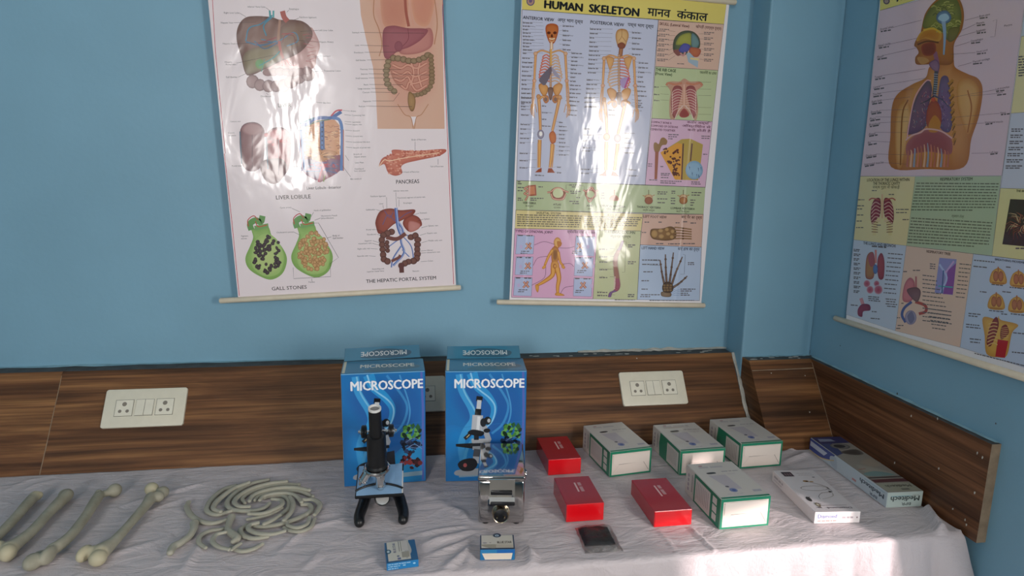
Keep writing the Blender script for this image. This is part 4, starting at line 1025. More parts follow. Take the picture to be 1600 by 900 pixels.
for x, col in ((1110, '#9c5c3c'), (1385, '#b07a44')):
    c.ell(x, 195, 33, 30, col, edge='#7d4a30', L=5); c.curve([(x-28, 180), (x-26, 155), (x, 145), (x+26, 155), (x+28, 180)], '#d0b088', edge='#a8784c', L=4); c.stroke([(x, 110), (x, 150)], 5, '#6a5a40', L=5); c.stroke([(x-48, 155), (x-20, 162)], 6, '#a8784c', L=5); c.stroke([(x+48, 150), (x+20, 162)], 6, '#a8784c', L=5)
for x, y, w in ((70, 50, 28), (70, 65, 35), (70, 95, 50), (70, 120, 40), (70, 180, 35), (70, 195, 40), (170, 180, 105), (170, 195, 60), (235, 90, 35), (480, 75, 95), (500, 90, 60), (485, 125, 95), (490, 140, 60), (535, 175, 30), (480, 205, 80), (505, 222, 55), (735, 140, 30), (735, 158, 25), (730, 180, 30), (1180, 130, 85), (1180, 145, 70), (1178, 185, 80), (1180, 215, 60), (1290, 125, 35), (1290, 140, 30), (1285, 180, 35), (1285, 200, 40), (1285, 222, 40), (1450, 135, 90), (1450, 155, 65), (1440, 195, 40), (1440, 215, 35), (1440, 235, 30)): c.words(x, y, x+w, 8, INK, L=5, slope=.02, rnd=rp)
c.stroke([(455, 105), (455, 70), (480, 72)], 2, INK, L=5); c.stroke([(575, 78), (598, 80), (598, 105)], 2, INK, L=5)
# paragraph
c.text('SKELETAL SYSTEM', 315, 304, 18, '#3a3420', width=195, align='C', off=.02); c.text('कंकाल तंत्र', 828, 318, 15, '#3a3420', width=95, align='C')
for k in range(6): c.words(65, 312+k*17, 580-5*k, 8.5, '#544a34', slope=.022, rnd=rp); c.words(598, 326+k*16, 1055-10*k if k < 5 else 850, 8.5, '#544a34', slope=.022, rnd=rp)
# moving joints
c.z(790, 345, 5.161); c.L = 3
c.text('TYPES OF SYNOVIAL JOINT', 78, 92, 21, '#4a2440', width=305, off=.022); c.text('स्नोवियल संधि के प्रकार', 497, 98, 22, '#4a2440', width=228, off=.014)
for P in ([(92, 112), (232, 122), (222, 268), (80, 268)], [(85, 290), (222, 290), (215, 440), (75, 435)], [(75, 455), (215, 458), (208, 608), (62, 602)], [(568, 122), (722, 128), (712, 285), (555, 278)], [(560, 292), (708, 296), (700, 450), (552, 442)], [(552, 460), (698, 465), (692, 612), (545, 606)]):
    c.poly(P, '#b7c0de', L=3); c.stroke(P, 2.5, '#6a4a6a', L=4, closed=True)
    x, y = P[0]; c.words(x+8, y+10, x+55, 9, INK, L=5, rnd=rp); c.words(x+75, y+12, x+132, 9, INK, L=5, rnd=rp)
for x, y in ((185, 205), (180, 365), (165, 515), (600, 205), (640, 360), (625, 520)):
    vert([(x-20, y-25), (x-5, y), (x-25, y+25)], w=16); vert([(x+15, y-28), (x+5, y), (x+22, y+22)], w=18); c.words(x-60, y+45, x+10, 7, INK, L=5, rnd=rp); c.words(x-65, y+60, x-10, 7, INK, L=5, rnd=rp)
    c.ell(x-60 if x < 400 else x+65, y+5, 12, 16, '#c4b4d8', L=5)
OR1, OR2 = '#e0a450', '#b8702c'
c.ell(418, 175, 30, 42, '#e3b46c', edge=OR2, L=6); c.curve([(415, 165), (452, 175), (445, 205), (422, 208)], '#c07a3c', edge=OR2, L=7)
bone([(412, 205), (400, 230), (395, 270)], 40, OR1, OR2, L=5); c.curve([(372, 225), (405, 205), (430, 240), (428, 300), (410, 350), (378, 350), (368, 290)], '#c98a44', edge='#a8622c', L=6)
bone([(378, 235), (345, 290), (315, 360)], 26, OR1, OR2, taper=18, L=5); c.curve([(320, 350), (325, 375), (305, 388), (293, 378)], OR1, edge=OR2, L=6)
bone([(425, 250), (440, 330), (468, 365)], 24, OR1, OR2, taper=16, L=5); c.curve([(455, 355), (480, 372), (470, 388), (450, 375)], OR1, edge=OR2, L=6)
c.curve([(372, 330), (420, 325), (432, 380), (400, 400), (365, 385)], '#dba050', edge=OR2, L=7)
bone([(385, 380), (375, 440), (310, 490), (255, 520)], 44, OR1, OR2, taper=20, L=6); c.curve([(240, 515), (268, 520), (262, 575), (245, 560)], OR1, edge=OR2, L=7)
bone([(415, 380), (430, 460), (420, 530), (420, 585)], 44, OR1, OR2, taper=22, L=8); c.curve([(405, 580), (440, 582), (475, 602), (405, 602)], OR1, edge=OR2, L=9)
c.ell(396, 365, 14, 20, '#a8622c', L=10); c.ell(398, 365, 7, 12, OR1, L=11); c.curve([(385, 240), (415, 240), (412, 310), (385, 310)], '#8c5a34', edge='#b07a3c', L=9)
for P in ([(232, 195), (310, 168), (395, 190)], [(425, 218), (500, 220), (555, 208)], [(222, 360), (260, 300), (340, 285)], [(460, 348), (520, 345), (550, 370)], [(210, 520), (310, 460), (325, 375)], [(440, 590), (475, 540), (545, 525)]): c.stroke(P, 3, '#5a3a50', smooth=True, L=10)
# vertebral column
c.text('VERTEBRAL COLUMN', 795, 98, 22, '#3c4424', width=250, off=.02, L=3); c.text('मेरुदण्ड स्तम्भ', 845, 132, 18, '#3c4424', width=165, off=.01, L=3)
SP = catmull([(942, 165, 0), (925, 215, 0), (895, 270, 0), (885, 330, 0), (890, 400, 0), (898, 460, 0), (905, 520, 0), (890, 560, 0), (850, 580, 0), (838, 610, 0)], 6)
for i, q in enumerate(SP):
    t = i/len(SP); w = 13+11*math.sin(min(1, t*1.25)*PI*.8) if t < .82 else 14
    col = '#8a6a8c' if t < .16 else '#a8705c' if t < .55 else '#a85468' if t < .8 else '#7a5a94'
    c.ell(q.x, q.y, w, 6.5, col, edge='#6a3c44', L=4+i % 3, n=12)
for k in range(7): c.ell(882-k, 455+k*15, 7, 6, '#d8b8b0', L=8)
for y, s in ((228, 'Cervical'), (288, 'Thoracic'), (330, 'Vertebra'), (392, 'Lumbar vertebra'), (455, 'Lumbar'), (575, 'Sacrum'), (600, 'Coccyx')): c.text(s, 755 if y < 500 else 738, y, 10, INK, L=4); c.words(755 if y < 500 else 738, y+7, 820, 8, INK, L=4, rnd=rp); c.stroke([(840, y-4), (880, y-2)], 2, INK, L=4)
c.stroke([(955, 165), (972, 168), (960, 415), (940, 415)], 2, INK, L=4)
for y in (200, 335, 600): c.words(985, y, 1050, 9, INK, L=4, rnd=rp); c.words(985, y+15, 1035, 9, INK, L=4, rnd=rp)
# foot
c.z(795, 275, 5.079)
c.text('LEFT FOOT VIEW', 1068, 330, 20, '#4a2c20', width=185, off=.022, L=3); c.text('बाएं पैर का दृश्य', 1368, 335, 22, '#4a2c20', width=165, off=.014, L=3)
c.z(790, 345, 5.161)
c.curve([(1165, 95), (1180, 65), (1260, 62), (1330, 45), (1370, 70), (1370, 140), (1300, 160), (1200, 150), (1170, 125)], '#8a6438', edge='#5f4426', L=4)
for x, y, rx, ry in ((1200, 105, 28, 34), (1250, 80, 22, 16), (1255, 125, 25, 20), (1300, 70, 18, 16), (1310, 105, 20, 16), (1340, 130, 18, 16), (1345, 85, 16, 18)): c.ell(x, y, rx, ry, '#b8925c', edge='#7d5a34', L=5)
for k in range(5): bone([(1360, 52+k*23), (1420, 58+k*21), (1500, 70+k*19)], 10, '#9a744c', '#5f4426', L=6); c.ell(1430, 60+k*21, 8, 7, '#5f4426', L=8, n=8)
for x, y, w in ((1120, 15, 40), (1232, 15, 35), (1370, 20, 35), (1430, 12, 40), (1490, 22, 45), (1100, 98, 40), (1212, 188, 60), (1310, 190, 95), (1430, 188, 105)): c.words(x, y, x+w, 8, INK, L=4, rnd=rp)
# hand
c.text('LEFT HAND VIEW', 1096, 228, 22, '#26304a', width=185, off=.022, L=3); c.text('बाएं हाथ का दृश्य', 1388, 236, 24, '#26304a', width=175, off=.014, L=3)
HB, HE = '#7a6050', '#45342c'
for P in ([(1280, 510), (1262, 430), (1245, 315)], [(1298, 505), (1292, 400), (1288, 270)], [(1320, 505), (1335, 400), (1353, 255)], [(1340, 510), (1375, 410), (1425, 290)], [(1345, 540), (1405, 500), (1465, 445)]):
    bone(P, 20, HB, HE, taper=9, L=5)
    for t in (.35, .62, .85):
        q = catmull([(x, y, 0) for x, y in P], 20)[int(40*t)]; c.ell(q.x, q.y, 10, 9, '#6b5040', edge=HE, L=8, n=10)
c.curve([(1265, 520), (1300, 490), (1345, 510), (1350, 560), (1320, 580), (1270, 570)], '#5c4634', edge='#3a2c24', L=7)
for k in range(9): c.ell(1280+(k % 3)*26+rp.uniform(-5, 5), 520+(k//3)*20, 13, 10, '#8a6c48', edge='#4a3828', L=9, n=9)
c.curve([(1258, 572), (1330, 578), (1328, 612), (1260, 608)], '#8c745c', edge='#5f4a3a', L=6)
c.stroke([(1430, 270), (1448, 275), (1440, 430), (1410, 430)], 2, INK, L=4)
for x, y, w in ((1470, 342, 55), (1470, 356, 50), (1100, 320, 140), (1100, 355, 140), (1110, 415, 75), (1095, 487, 60), (1095, 555, 60), (1090, 600, 160), (1085, 615, 80), (1410, 555, 120), (1410, 570, 90), (1410, 588, 60), (1410, 603, 80)): c.words(x, y, x+w, 8, INK, L=4, rnd=rp)
for y in (320, 357): c.stroke([(1160, y), (1245, y+2)], 2, INK, L=4)
for k in range(4): c.stroke([(1335, 540+k*18), (1370, 560+k*14), (1405, 556+k*14)], 2, '#4a6a9a', L=4)
c.words(880, 640, 1050, 6, INK, L=3, rnd=rp); c.words(1160, 645, 1520, 6, INK, L=3, rnd=rp)
c.finish('skeleton_chart', 'glossy wall chart with yellow title band showing two standing skeletons',
         glossy_chart('laminated_skeleton_chart', [(-.262, .006, .16), (.262, .005, .13), (.10, .06, .22)], .18, 5.5), ((776, 472), (1101, 477)), TOP2, .033)

# ---------------------------------------------------------------- breathing chart on the right wall
c = Chart((1.31, 0, 0), (-1, 0, 0), (1305, 497), math.radians(1.3))
c.o = c.o + c.u*.345 if False else c.o
W3, TOP3 = .655, .96
u0 = c.loc(1322, 497)[0]; ut = c.loc(1375, 0)
c.q = None
k = len(c.v); uT = u0+(ut[0]-u0)*TOP3/ut[1]
Q3 = [(u0, 0), (u0+W3, 0), (uT+W3, TOP3), (uT, TOP3)]
c.v += [Vector((x, y, 0)) for x, y in Q3]+[Vector((x, y, -.0006)) for x, y in Q3]
for f in ((0, 1, 2, 3), (7, 6, 5, 4), (0, 4, 5, 1), (1, 5, 6, 2), (2, 6, 7, 3), (3, 7, 4, 0)): c.face(f, [lin('#e4e2e4')]*4)
c.z(1300, 260, 2.647); c.L = 1
def hz(x, y): return (x, y)
G2H = lambda X, Y: ((1320+X/3.332-1300)*2.647, (Y/3.332-260)*2.647)
CELL3 = [('#d8bcc6', [G2H(183, 55), G2H(960, -150), (703, 38), (118, 40)]), ('#dcd091', [(118, 41), (345, 42), (308, 328), (90, 303)]), ('#a5bd94', [(345, 42), (700, 40), (662, 370), (308, 328)]),
         ('#b8c8dc', [(90, 303), (308, 328), (262, 680), (58, 612)]), ('#dcb9a0', [(308, 328), (585, 362), (530, 748), (262, 680)]), ('#b3c6de', [(585, 362), (830, 392), (815, 838), (530, 748)]),
         ('#dcd58c', [(697, 90), (860, 97), (830, 392), (662, 370)]), ('#c2c9d8', [G2H(866, 590), G2H(1010, 590), (860, 97), (697, 90)]), ('#dfd391', [G2H(920, 190), G2H(1050, 165), G2H(1010, 590), G2H(866, 590)]), ('#bccadb', [G2H(960, -150), G2H(1090, -190), G2H(1050, 165), G2H(920, 190)]),
         ('#e3d35c', [G2H(190, -160), G2H(960, -350), G2H(960, -150), G2H(183, 55)])]
CELL3L = []
for i, (col, P) in enumerate(CELL3):
    Q = c.mp(P)
    if i >= 5:                                                    # the right hand column and the title run to the chart's margin
        v1 = Q[1][1] if i != 10 else Q[0][1]; Q[1] = (u0+W3-.014, v1); Q[2] = (u0+W3-.014, Q[2][1])
    CELL3L.append((col, Q))
c.local()
for col, Q in CELL3L: c.poly(Q, soften(col, .2))
c.L = 2
for col, Q in CELL3L: c.stroke(Q, .0006, '#55505a', closed=True)
# title row, mostly above the picture
c.z(1320, 0, 3.332); c.L = 3
c.ell(218, 5, 17, 18, '#5a4a58'); c.ell(218, 5, 11, 12, '#a08878', L=4)
c.text('RESPIRATORY SYSTEM', 272, 8, 48, '#1c1a1c', width=500, off=.03)
# head and chest
A1, A2 = '#c98a4c', '#9a5c2e'
c.L = 3
c.curve([(242, 870), (238, 700), (245, 560), (275, 490), (350, 440), (420, 405), (440, 350), (480, 330), (560, 300), (575, 350), (640, 385), (695, 410), (718, 470), (700, 600), (660, 720), (620, 870), (430, 880)], '#c68a50', edge='#a8682f', n=6)
c.curve([(270, 860), (262, 700), (275, 570), (320, 520), (350, 600), (330, 700), (300, 860)], '#d9ab6c', edge='#b87a3c', L=4); c.curve([(590, 430), (650, 410), (700, 470), (680, 600), (640, 700), (590, 560)], '#d4a262', edge='#b87a3c', L=4)
c.stroke([(290, 860), (300, 600), (330, 520)], 7, '#8c5426', L=5, smooth=True); c.stroke([(640, 690), (660, 560), (640, 470)], 7, '#a05f2c', L=5, smooth=True)
c.curve([(400, 150), (420, 70), (470, 5), (530, -30), (590, -15), (620, 60), (612, 150), (570, 230), (560, 330), (470, 335), (435, 335), (375, 335), (368, 300), (385, 275), (375, 250), (362, 235), (378, 195), (395, 170)], '#a86a34', edge='#8a5426', n=6)
c.curve([(408, 140), (425, 75), (475, 12), (535, -15), (585, 0), (608, 70), (600, 140), (560, 212), (530, 205), (500, 160), (450, 150)], '#717a3c', edge='#4f5a30', L=5)
for k in range(40):
    a = rp.uniform(0, 6.28); r = rp.uniform(.45, .92); x, y = 515+90*r*math.cos(a), 95+95*r*math.sin(a)
    if y > 150 and x < 490: continue
    c.stroke([(x-14, y+rp.uniform(-8, 8)), (x, y-7), (x+14, y+rp.uniform(-8, 8))], 5, rp.choice(['#8f9450', '#4c5530', '#a3a45e']), smooth=True, L=6)
c.curve([(478, 100), (490, 65), (530, 55), (556, 85), (545, 115), (505, 125)], '#5c84a4', edge='#3c5878', L=7); c.curve([(488, 100), (500, 78), (530, 72), (545, 95), (520, 112)], '#9cc0d4', L=8)
c.stroke([(515, 105), (522, 180), (517, 285)], 22, '#8aa6c4', L=7, taper=8, smooth=True); c.curve([(545, 150), (600, 145), (575, 205), (540, 215)], '#6c6a3c', edge='#55532c', L=7)
c.curve([(400, 165), (470, 150), (505, 175), (490, 215), (420, 200), (375, 215)], '#b06c28', edge='#c8963c', L=5); c.stroke([(410, 158), (460, 148), (500, 170)], 10, '#d0a83c', smooth=True, L=6)
c.curve([(400, 240), (430, 222), (470, 225), (475, 265), (450, 290), (410, 285)], '#6c2a20', edge='#8c3c28', L=7); c.stroke([(380, 232), (430, 215), (490, 222)], 9, '#5a3018', smooth=True, L=6); c.curve([(378, 300), (420, 300), (440, 320), (400, 335)], '#b4844c', L=6)
c.stroke([(470, 270), (482, 330), (480, 380)], 22, '#8c5870', smooth=True, L=6); c.curve([(440, 330), (475, 310), (495, 340), (485, 375), (455, 360)], '#8a6a84', edge='#5f4460', L=7)
c.stroke([(478, 370), (474, 430), (466, 500)], 20, '#3c4454', L=8, smooth=True)
for k in range(10): c.stroke([(464, 385+k*12), (486, 387+k*12)], 4, '#8894a4', L=9)
# lungs and midriff
c.curve([(325, 690), (345, 590), (375, 500), (420, 430), (445, 425), (455, 480), (435, 560), (425, 650), (390, 685), (345, 700)], '#6d4c6c', edge='#4c3c58', L=6, n=6); c.stroke([(325, 720), (335, 650), (365, 510), (420, 425), (450, 420)], 6, '#d8a0a4', smooth=True, L=7)
c.curve([(485, 510), (500, 410), (530, 395), (545, 430), (555, 560), (560, 650), (540, 690), (500, 670), (480, 600)], '#6f5a84', edge='#4f4468', L=6, n=6)
for k in range(120):
    x = rp.uniform(350, 545); y = rp.uniform(470, 680)
    if 432 < x < 490 and y > 520: continue
    if x < 400-(y-470)*.2 and y < 560: continue
    c.stroke([(x, y), (x+rp.uniform(-9, 9), y+rp.uniform(4, 14))], 3, rp.choice(['#8f7698', '#40304c', '#a4888c', '#5c7890', '#a8626a']), L=8)
c.curve([(432, 560), (460, 520), (490, 540), (505, 600), (495, 665), (450, 680), (425, 640)], '#9c4f34', edge='#8a3c38', L=9); c.curve([(440, 640), (470, 600), (500, 640), (485, 685), (440, 685)], '#b87a34', L=10)
c.stroke([(466, 500), (430, 525), (395, 540)], 9, '#2e3848', L=10, taper=3); c.stroke([(470, 500), (510, 520), (545, 560)], 9, '#3c4a64', L=10, taper=3); c.ell(462, 518, 12, 11, '#c0503c', L=10)
for k in range(9): c.stroke([(540+k*3.5, 440+k*38), (565+k*1.5, 415+k*38)], 15, '#a8742f', L=7); c.stroke([(540+k*3.5, 452+k*38), (565+k*1.5, 427+k*38)], 6, '#6a4420', L=8)
c.curve([(320, 760), (345, 720), (390, 690), (430, 675), (490, 680), (540, 705), (560, 740), (555, 800), (500, 800), (440, 790), (360, 800), (325, 810)], '#8a4448', edge='#9c5c5c', L=9)
c.stroke([(318, 730), (350, 705), (395, 690), (425, 672), (500, 682), (560, 720)], 8, '#d4a8a0', smooth=True, L=10)
for k in range(13):
    x = 325+k*17.5; c.stroke([(x, 870), (x+6, 800+rp.uniform(-15, 20)), (x+2, 745+abs(k-6)*7)], 12, ['#b06a58', '#d9a888', '#8a94a8', '#c87a62'][k % 4], smooth=True, L=11, taper=4)
c.L = 4
for x, y, ex, ey, s, al in ((185, 160, 400, 105, 'Frontal sinus', 'L'), (175, 246, 395, 195, 'Nasal cavity', 'L'), (168, 305, 372, 250, 'Mouth', 'L'), (155, 410, 420, 358, 'Tongue', 'L'), (150, 462, 430, 405, 'Larynx', 'L'), (146, 500, 360, 462, 'Trachea', 'L'), (140, 538, 340, 505, 'Right lung', 'L'), (136, 590, 330, 570, 'Bronchus', 'L'), (130, 625, 330, 610, 'Pleura', 'L'), (128, 655, 330, 632, 'Bronchiole', 'L'), (124, 705, 330, 690, 'Alveoli', 'L'), (120, 750, 240, 740, 'Rib', 'L'), (110, 818, 330, 806, 'Diaphragm', 'L'), (102, 862, 330, 855, 'Intercostal muscles', 'L')):
    w = text_geo(s)[2]*9/.73; c.text(s, x, y, 9, INK, align='L', right=(1, -.24 if y < 560 else -.12), up=(.1, -1)); c.words(x+3, y+8, x+55, 7, INK, slope=-.16, rnd=rp); c.stroke([(x+w, y-16), (ex, ey)], 1.4, '#5a4a50')
for x, y, ex, ey, s in ((700, 90, 625, 106, 'Brain stem'), (685, 128, 610, 158, 'Pharynx'), (685, 168, 590, 192, 'Epiglottis'), (655, 220, 575, 242, 'Oesophagus'), (685, 276, 550, 283, 'Vocal cord'), (665, 328, 590, 345, 'Thyroid cartilage'), (785, 470, 570, 505, 'Left bronchus'), (790, 490, 640, 500, 'Pleura'), (810, 592, 560, 612, 'Heart'), (730, 642, 580, 652, 'Intercostal muscle'), (755, 798, 660, 798, 'Left lung')):
    c.text(s, x, y, 9, INK, right=(1, -.2 if y < 560 else -.05), up=(.1, -1)); c.words(x+3, y+9, x+50, 7, INK, slope=-.12, rnd=rp); c.stroke([(x-4, y-2), (ex, ey)], 1.4, '#5a4a50')
c.stroke([(770, 110), (792, 102), (782, 190), (758, 193)], 1.4, '#5a4a50'); c.text('Pharynx', 830, 140, 9, INK, right=(1, -.2), up=(.1, -1))
for k in range(8): c.words(905, 300+k*14, 945, 7, INK, slope=-.1, rnd=rp)
for k in range(7): c.words(868-k*5, 675+k*32, 930, 6, INK, rnd=rp); c.words(868-k*5, 686+k*32, 915, 6, INK, rnd=rp)
# lower cells
c.z(1300, 260, 2.647); c.L = 3
c.text('LOCATION OF THE LUNGS WITHIN', 145, 62, 8.5, '#3a3420', width=160, off=.02); c.text('THE THORACIC CAVITY', 170, 76, 8.5, '#3a3420', width=105, off=.02); c.text('वक्ष गुहा में फेफड़े', 168, 91, 8, '#3a3420', width=105)
for s in (-1, 1):
    c.curve([(208+s*8, 135), (208+s*35, 140), (208+s*48, 190), (208+s*42, 235), (208+s*10, 205)], '#8c3040', edge='#732834', L=4); c.stroke([(208+s*10, 140), (208+s*40, 132), (208+s*55, 140)], 5, '#b0584c', smooth=True, L=6)
    for k in range(6): c.stroke([(208+s*8, 158+k*14), (208+s*28, 148+k*15), (208+s*45, 165+k*15)], 3, '#d9b0a0', smooth=True, L=6)
    c.stroke([(208+s*12, 215), (208+s*30, 245), (208+s*33, 285)], 14, '#d8c890', smooth=True, L=5)
    for k in range(5): c.stroke([(208+s*18, 232+k*10), (208+s*44, 226+k*11)], 3, '#7d4a3c', L=7)
c.stroke([(208, 115), (208, 215)], 6, '#d8b08c', L=7)
for x, y, w in ((165, 102, 20), (235, 118, 22), (108, 140, 26), (105, 165, 28), (105, 178, 26), (104, 203, 26), (102, 228, 24), (100, 255, 30), (265, 180, 55), (265, 193, 45), (292, 222, 25), (185, 245, 22)): c.words(x, y, x+w, 4, INK, L=5, rnd=rp)
c.text('RESPIRATORY SYSTEM', 448, 59, 10, '#33402a', width=125, off=.02); c.text('श्वसन तंत्र', 495, 210, 9, '#33402a', width=50)
for k in range(10): c.words(350-k*2.5, 72+k*12.2, 690-k*2-(90 if k == 9 else 0), 5, '#48573c', slope=.008, rnd=rp)
for k in range(9): c.words(328-k*2, 216+k*12.6, 664-k*2-(60 if k == 8 else 0), 5, '#48573c', slope=.06, rnd=rp)
c.poly([(738, 135), (850, 140), (838, 335), (705, 322)], '#2a2424', L=3)
for k in range(46): a = rp.uniform(0, 6.28); r0, r1 = rp.uniform(5, 25), rp.uniform(35, 75); c.stroke([(785+r0*math.cos(a), 240+r0*math.sin(a)), (785+r1*.7*math.cos(a+.3), 240+r1*.7*math.sin(a+.3)), (785+r1*math.cos(a), 240+r1*math.sin(a))], 2.5, rp.choice(['#b06a4c', '#d0a884', '#8c4038', '#a89a70']), L=4, taper=1)
c.text('THE BRONCHIAL TREE', 762, 106, 9, '#3a3420', width=110, off=.02); c.words(760, 342, 810, 6, INK, rnd=rp)
# lungs cell
c.text('THE LUNGS AND BRONCHI', 130, 322, 8, '#28303c', width=125, off=.02, right=(1, .1), up=(0, -1)); c.words(165, 333, 225, 6, INK, slope=.08, rnd=rp)
c.curve([(138, 440), (145, 370), (170, 355), (178, 400), (172, 460), (145, 465)], '#a87a4c', edge='#8a4a44', L=4); c.curve([(190, 380), (205, 358), (217, 390), (214, 460), (195, 465), (188, 430)], '#a04a54', edge='#7d3a48', L=4)
c.curve([(150, 375), (170, 358), (176, 400), (160, 415)], '#9c5058', L=5); c.stroke([(181, 345), (182, 400)], 8, '#c8807c', L=5); c.ell(180, 425, 10, 20, '#5c7ab0', edge='#4a5a8c', L=5)
for x, y, r in ((145, 485, 14), (185, 485, 12), (158, 510, 15), (192, 510, 18)): c.ell(x, y, r, r*1.1, '#a83c58', edge='#c8b0bc', L=5)
c.stroke([(120, 545), (130, 575)], 14, '#c88c94', L=5); c.curve([(108, 590), (125, 570), (155, 572), (158, 595), (130, 600), (125, 622), (108, 615)], '#8a3450', edge='#6f2a48', L=6)
for k in range(10): c.words(90, 345+k*19, 118, 4, INK, L=5, slope=.08, rnd=rp); c.words(90, 351+k*19, 112, 4, INK, L=5, slope=.08, rnd=rp); c.words(232-k*2, 362+k*18, 293-k*3, 4, INK, L=5, slope=.08, rnd=rp)
for x, y, w in ((150, 540, 45), (150, 548, 50), (152, 556, 48), (222, 550, 45), (225, 560, 42), (222, 570, 48), (228, 580, 40), (165, 602, 20), (160, 630, 40), (78, 575, 30)): c.words(x, y, x+w, 4, INK, L=5, slope=.08, rnd=rp)
# breathing circuit cell
c.text('RESPIRATORY TREE', 392, 356, 8.5, '#4a3428', width=95, off=.02, right=(1, .12), up=(0, -1))
c.curve([(292, 550), (300, 490), (322, 460), (342, 480), (340, 540), (315, 562)], '#c87a80', edge='#a85c68', L=4); c.stroke([(348, 455), (348, 520)], 7, '#b06c70', L=5); c.curve([(310, 510), (350, 500), (368, 520), (355, 560), (330, 545)], '#7a5a60', edge='#5f444c', L=6)
c.stroke([(330, 560), (300, 585), (290, 615), (305, 645)], 11, '#4c5a90', smooth=True, L=5); c.stroke([(345, 560), (385, 575), (388, 600), (360, 610)], 12, '#a84a44', smooth=True, L=5); c.ell(326, 625, 24, 30, '#a09cb4', edge='#8a7c94', L=6); c.curve([(312, 620), (330, 600), (342, 630), (325, 650)], '#74708c', L=7)
c.poly([(445, 378), (516, 384), (500, 532), (425, 522)], '#8c8cc0', L=4); c.poly([(480, 430), (514, 400), (500, 530), (460, 528)], '#84489a', L=5); c.stroke([(445, 405), (475, 460), (450, 520)], 8, '#aab8dc', smooth=True, L=6); c.stroke([(470, 440), (505, 392)], 7, '#c0a0d0', L=6); c.stroke([(440, 495), (500, 500)], 5, '#4aa0a8', L=7); c.stroke([(462, 430), (455, 525)], 5, '#3c5a8c', L=7)
for k in range(12): c.words(405, 405+k*9, 428, 4, INK, L=5, slope=.1, rnd=rp) if k in (0, 1, 2) else None; c.words(375, 452+k*17, 430+k*6, 4, INK, L=5, slope=.12, rnd=rp)
for k in range(9): c.words(528-k*2, 405+k*17, 575-k*3, 4, INK, L=5, slope=.1, rnd=rp)
for k in range(6): c.words(395+k*4, 590+k*16, 500-k*6, 4, INK, L=5, slope=.14, rnd=rp)
for x, y, w in ((295, 437, 18), (335, 432, 30), (287, 568, 14), (268, 628, 14), (272, 660, 24), (266, 672, 20)): c.words(x, y, x+w, 4, INK, L=5, rnd=rp)
# movement of ribs cell
c.text('BREATHING MOVEMENTS', 675, 388, 8, '#28303c', width=140, off=.02, right=(1, .12), up=(0, -1))
for x, y in ((688, 450), (772, 462), (680, 555), (765, 568)):
    c.curve([(x-32, y+32), (x-28, y-10), (x-8, y-28), (x+8, y-28), (x+28, y-8), (x+32, y+36)], '#d8a850', edge='#b8823c', L=4); c.ell(x-10, y+4, 11, 22, '#b8744c', edge='#8c4a34', L=5); c.ell(x+11, y+5, 11, 22, '#b8744c', edge='#8c4a34', L=5); c.stroke([(x, y-35), (x, y-8)], 5, '#a8643c', L=6); c.stroke([(x-25, y+30), (x+25, y+34)], 5, '#a87038', L=6)
c.curve([(625, 625), (680, 632), (690, 618), (700, 635), (770, 655), (745, 690), (725, 780), (690, 790), (640, 775), (632, 700)], '#d8a850', edge='#c08c44', L=4)
c.poly([(686, 715), (730, 722), (716, 792), (676, 786)], '#b02c34', L=6); c.curve([(655, 660), (680, 622), (690, 660), (660, 740), (640, 730)], '#8c3a34', edge='#732c2c', L=6); c.curve([(700, 668), (722, 655), (732, 690), (700, 715)], '#8c3a34', edge='#732c2c', L=6)
for k in range(7): c.stroke([(642+k*1, 742-k*15), (668, 730-k*14), (685, 738-k*15)], 4, '#d8b070', smooth=True, L=7); c.stroke([(700, 710-k*8), (730, 705-k*8)], 2, '#d8b070', L=7) if k < 6 else None
for x, y, w in ((588, 390, 85), (585, 415, 60), (720, 418, 25), (660, 490, 50), (735, 502, 60), (612, 520, 28), (650, 598, 60), (740, 612, 60), (565, 610, 50), (565, 620, 40), (555, 655, 60), (555, 666, 60), (570, 715, 50), (572, 728, 40), (750, 690, 60), (745, 770, 60), (700, 612, 25), (705, 520, 40)): c.words(x, y, x+w, 4.5, INK, L=5, slope=.1, rnd=rp)
c.words(590, 775, 800, 4, INK, L=3, slope=.25, rnd=rp)
# rod spans the chart's width
c.px()
mid_u = u0+W3/2
_loc = c.loc
rodA, rodB = _loc(1305, 497)[0], u0+W3+.03
c.loc = lambda px, py: ((rodA if px == 0 else rodB), 0)
c.finish('breathing_chart', 'glossy wall chart of a head and chest, alone on the right hand wall',
         glossy_chart('laminated_breathing_chart', [], .14, 4.0), ((0, 0), (1, 0)), TOP3, .024)
# ================================================================== BOXES ON THE TABLE
def rz(a): return Matrix.Rotation(a, 3, 'Z')
def set_face(p, face, w, l, h, lift0=0.0004):
    """aim the print at one face of a box whose front left bottom corner is the origin"""
    k = lift0
    if face == 'front': p.to3 = lambda a, b_, d: Vector((a, -k-d, b_))
    elif face == 'top': p.to3 = lambda a, b_, d: Vector((a, b_, h+k+d))
    elif face == 'left': p.to3 = lambda a, b_, d: Vector((-k-d, l-a, b_))
    elif face == 'right': p.to3 = lambda a, b_, d: Vector((w+k+d, a, b_))
    p.m = lambda x, y: (x, y)
M_GLOSSRED = printed('glossy_red_card', .22, .5, .3)
M_CARD = printed('satin_printed_card', .38, .5, .25)
M_BLUECARD = printed('glossy_blue_card', .28, .5, .35)

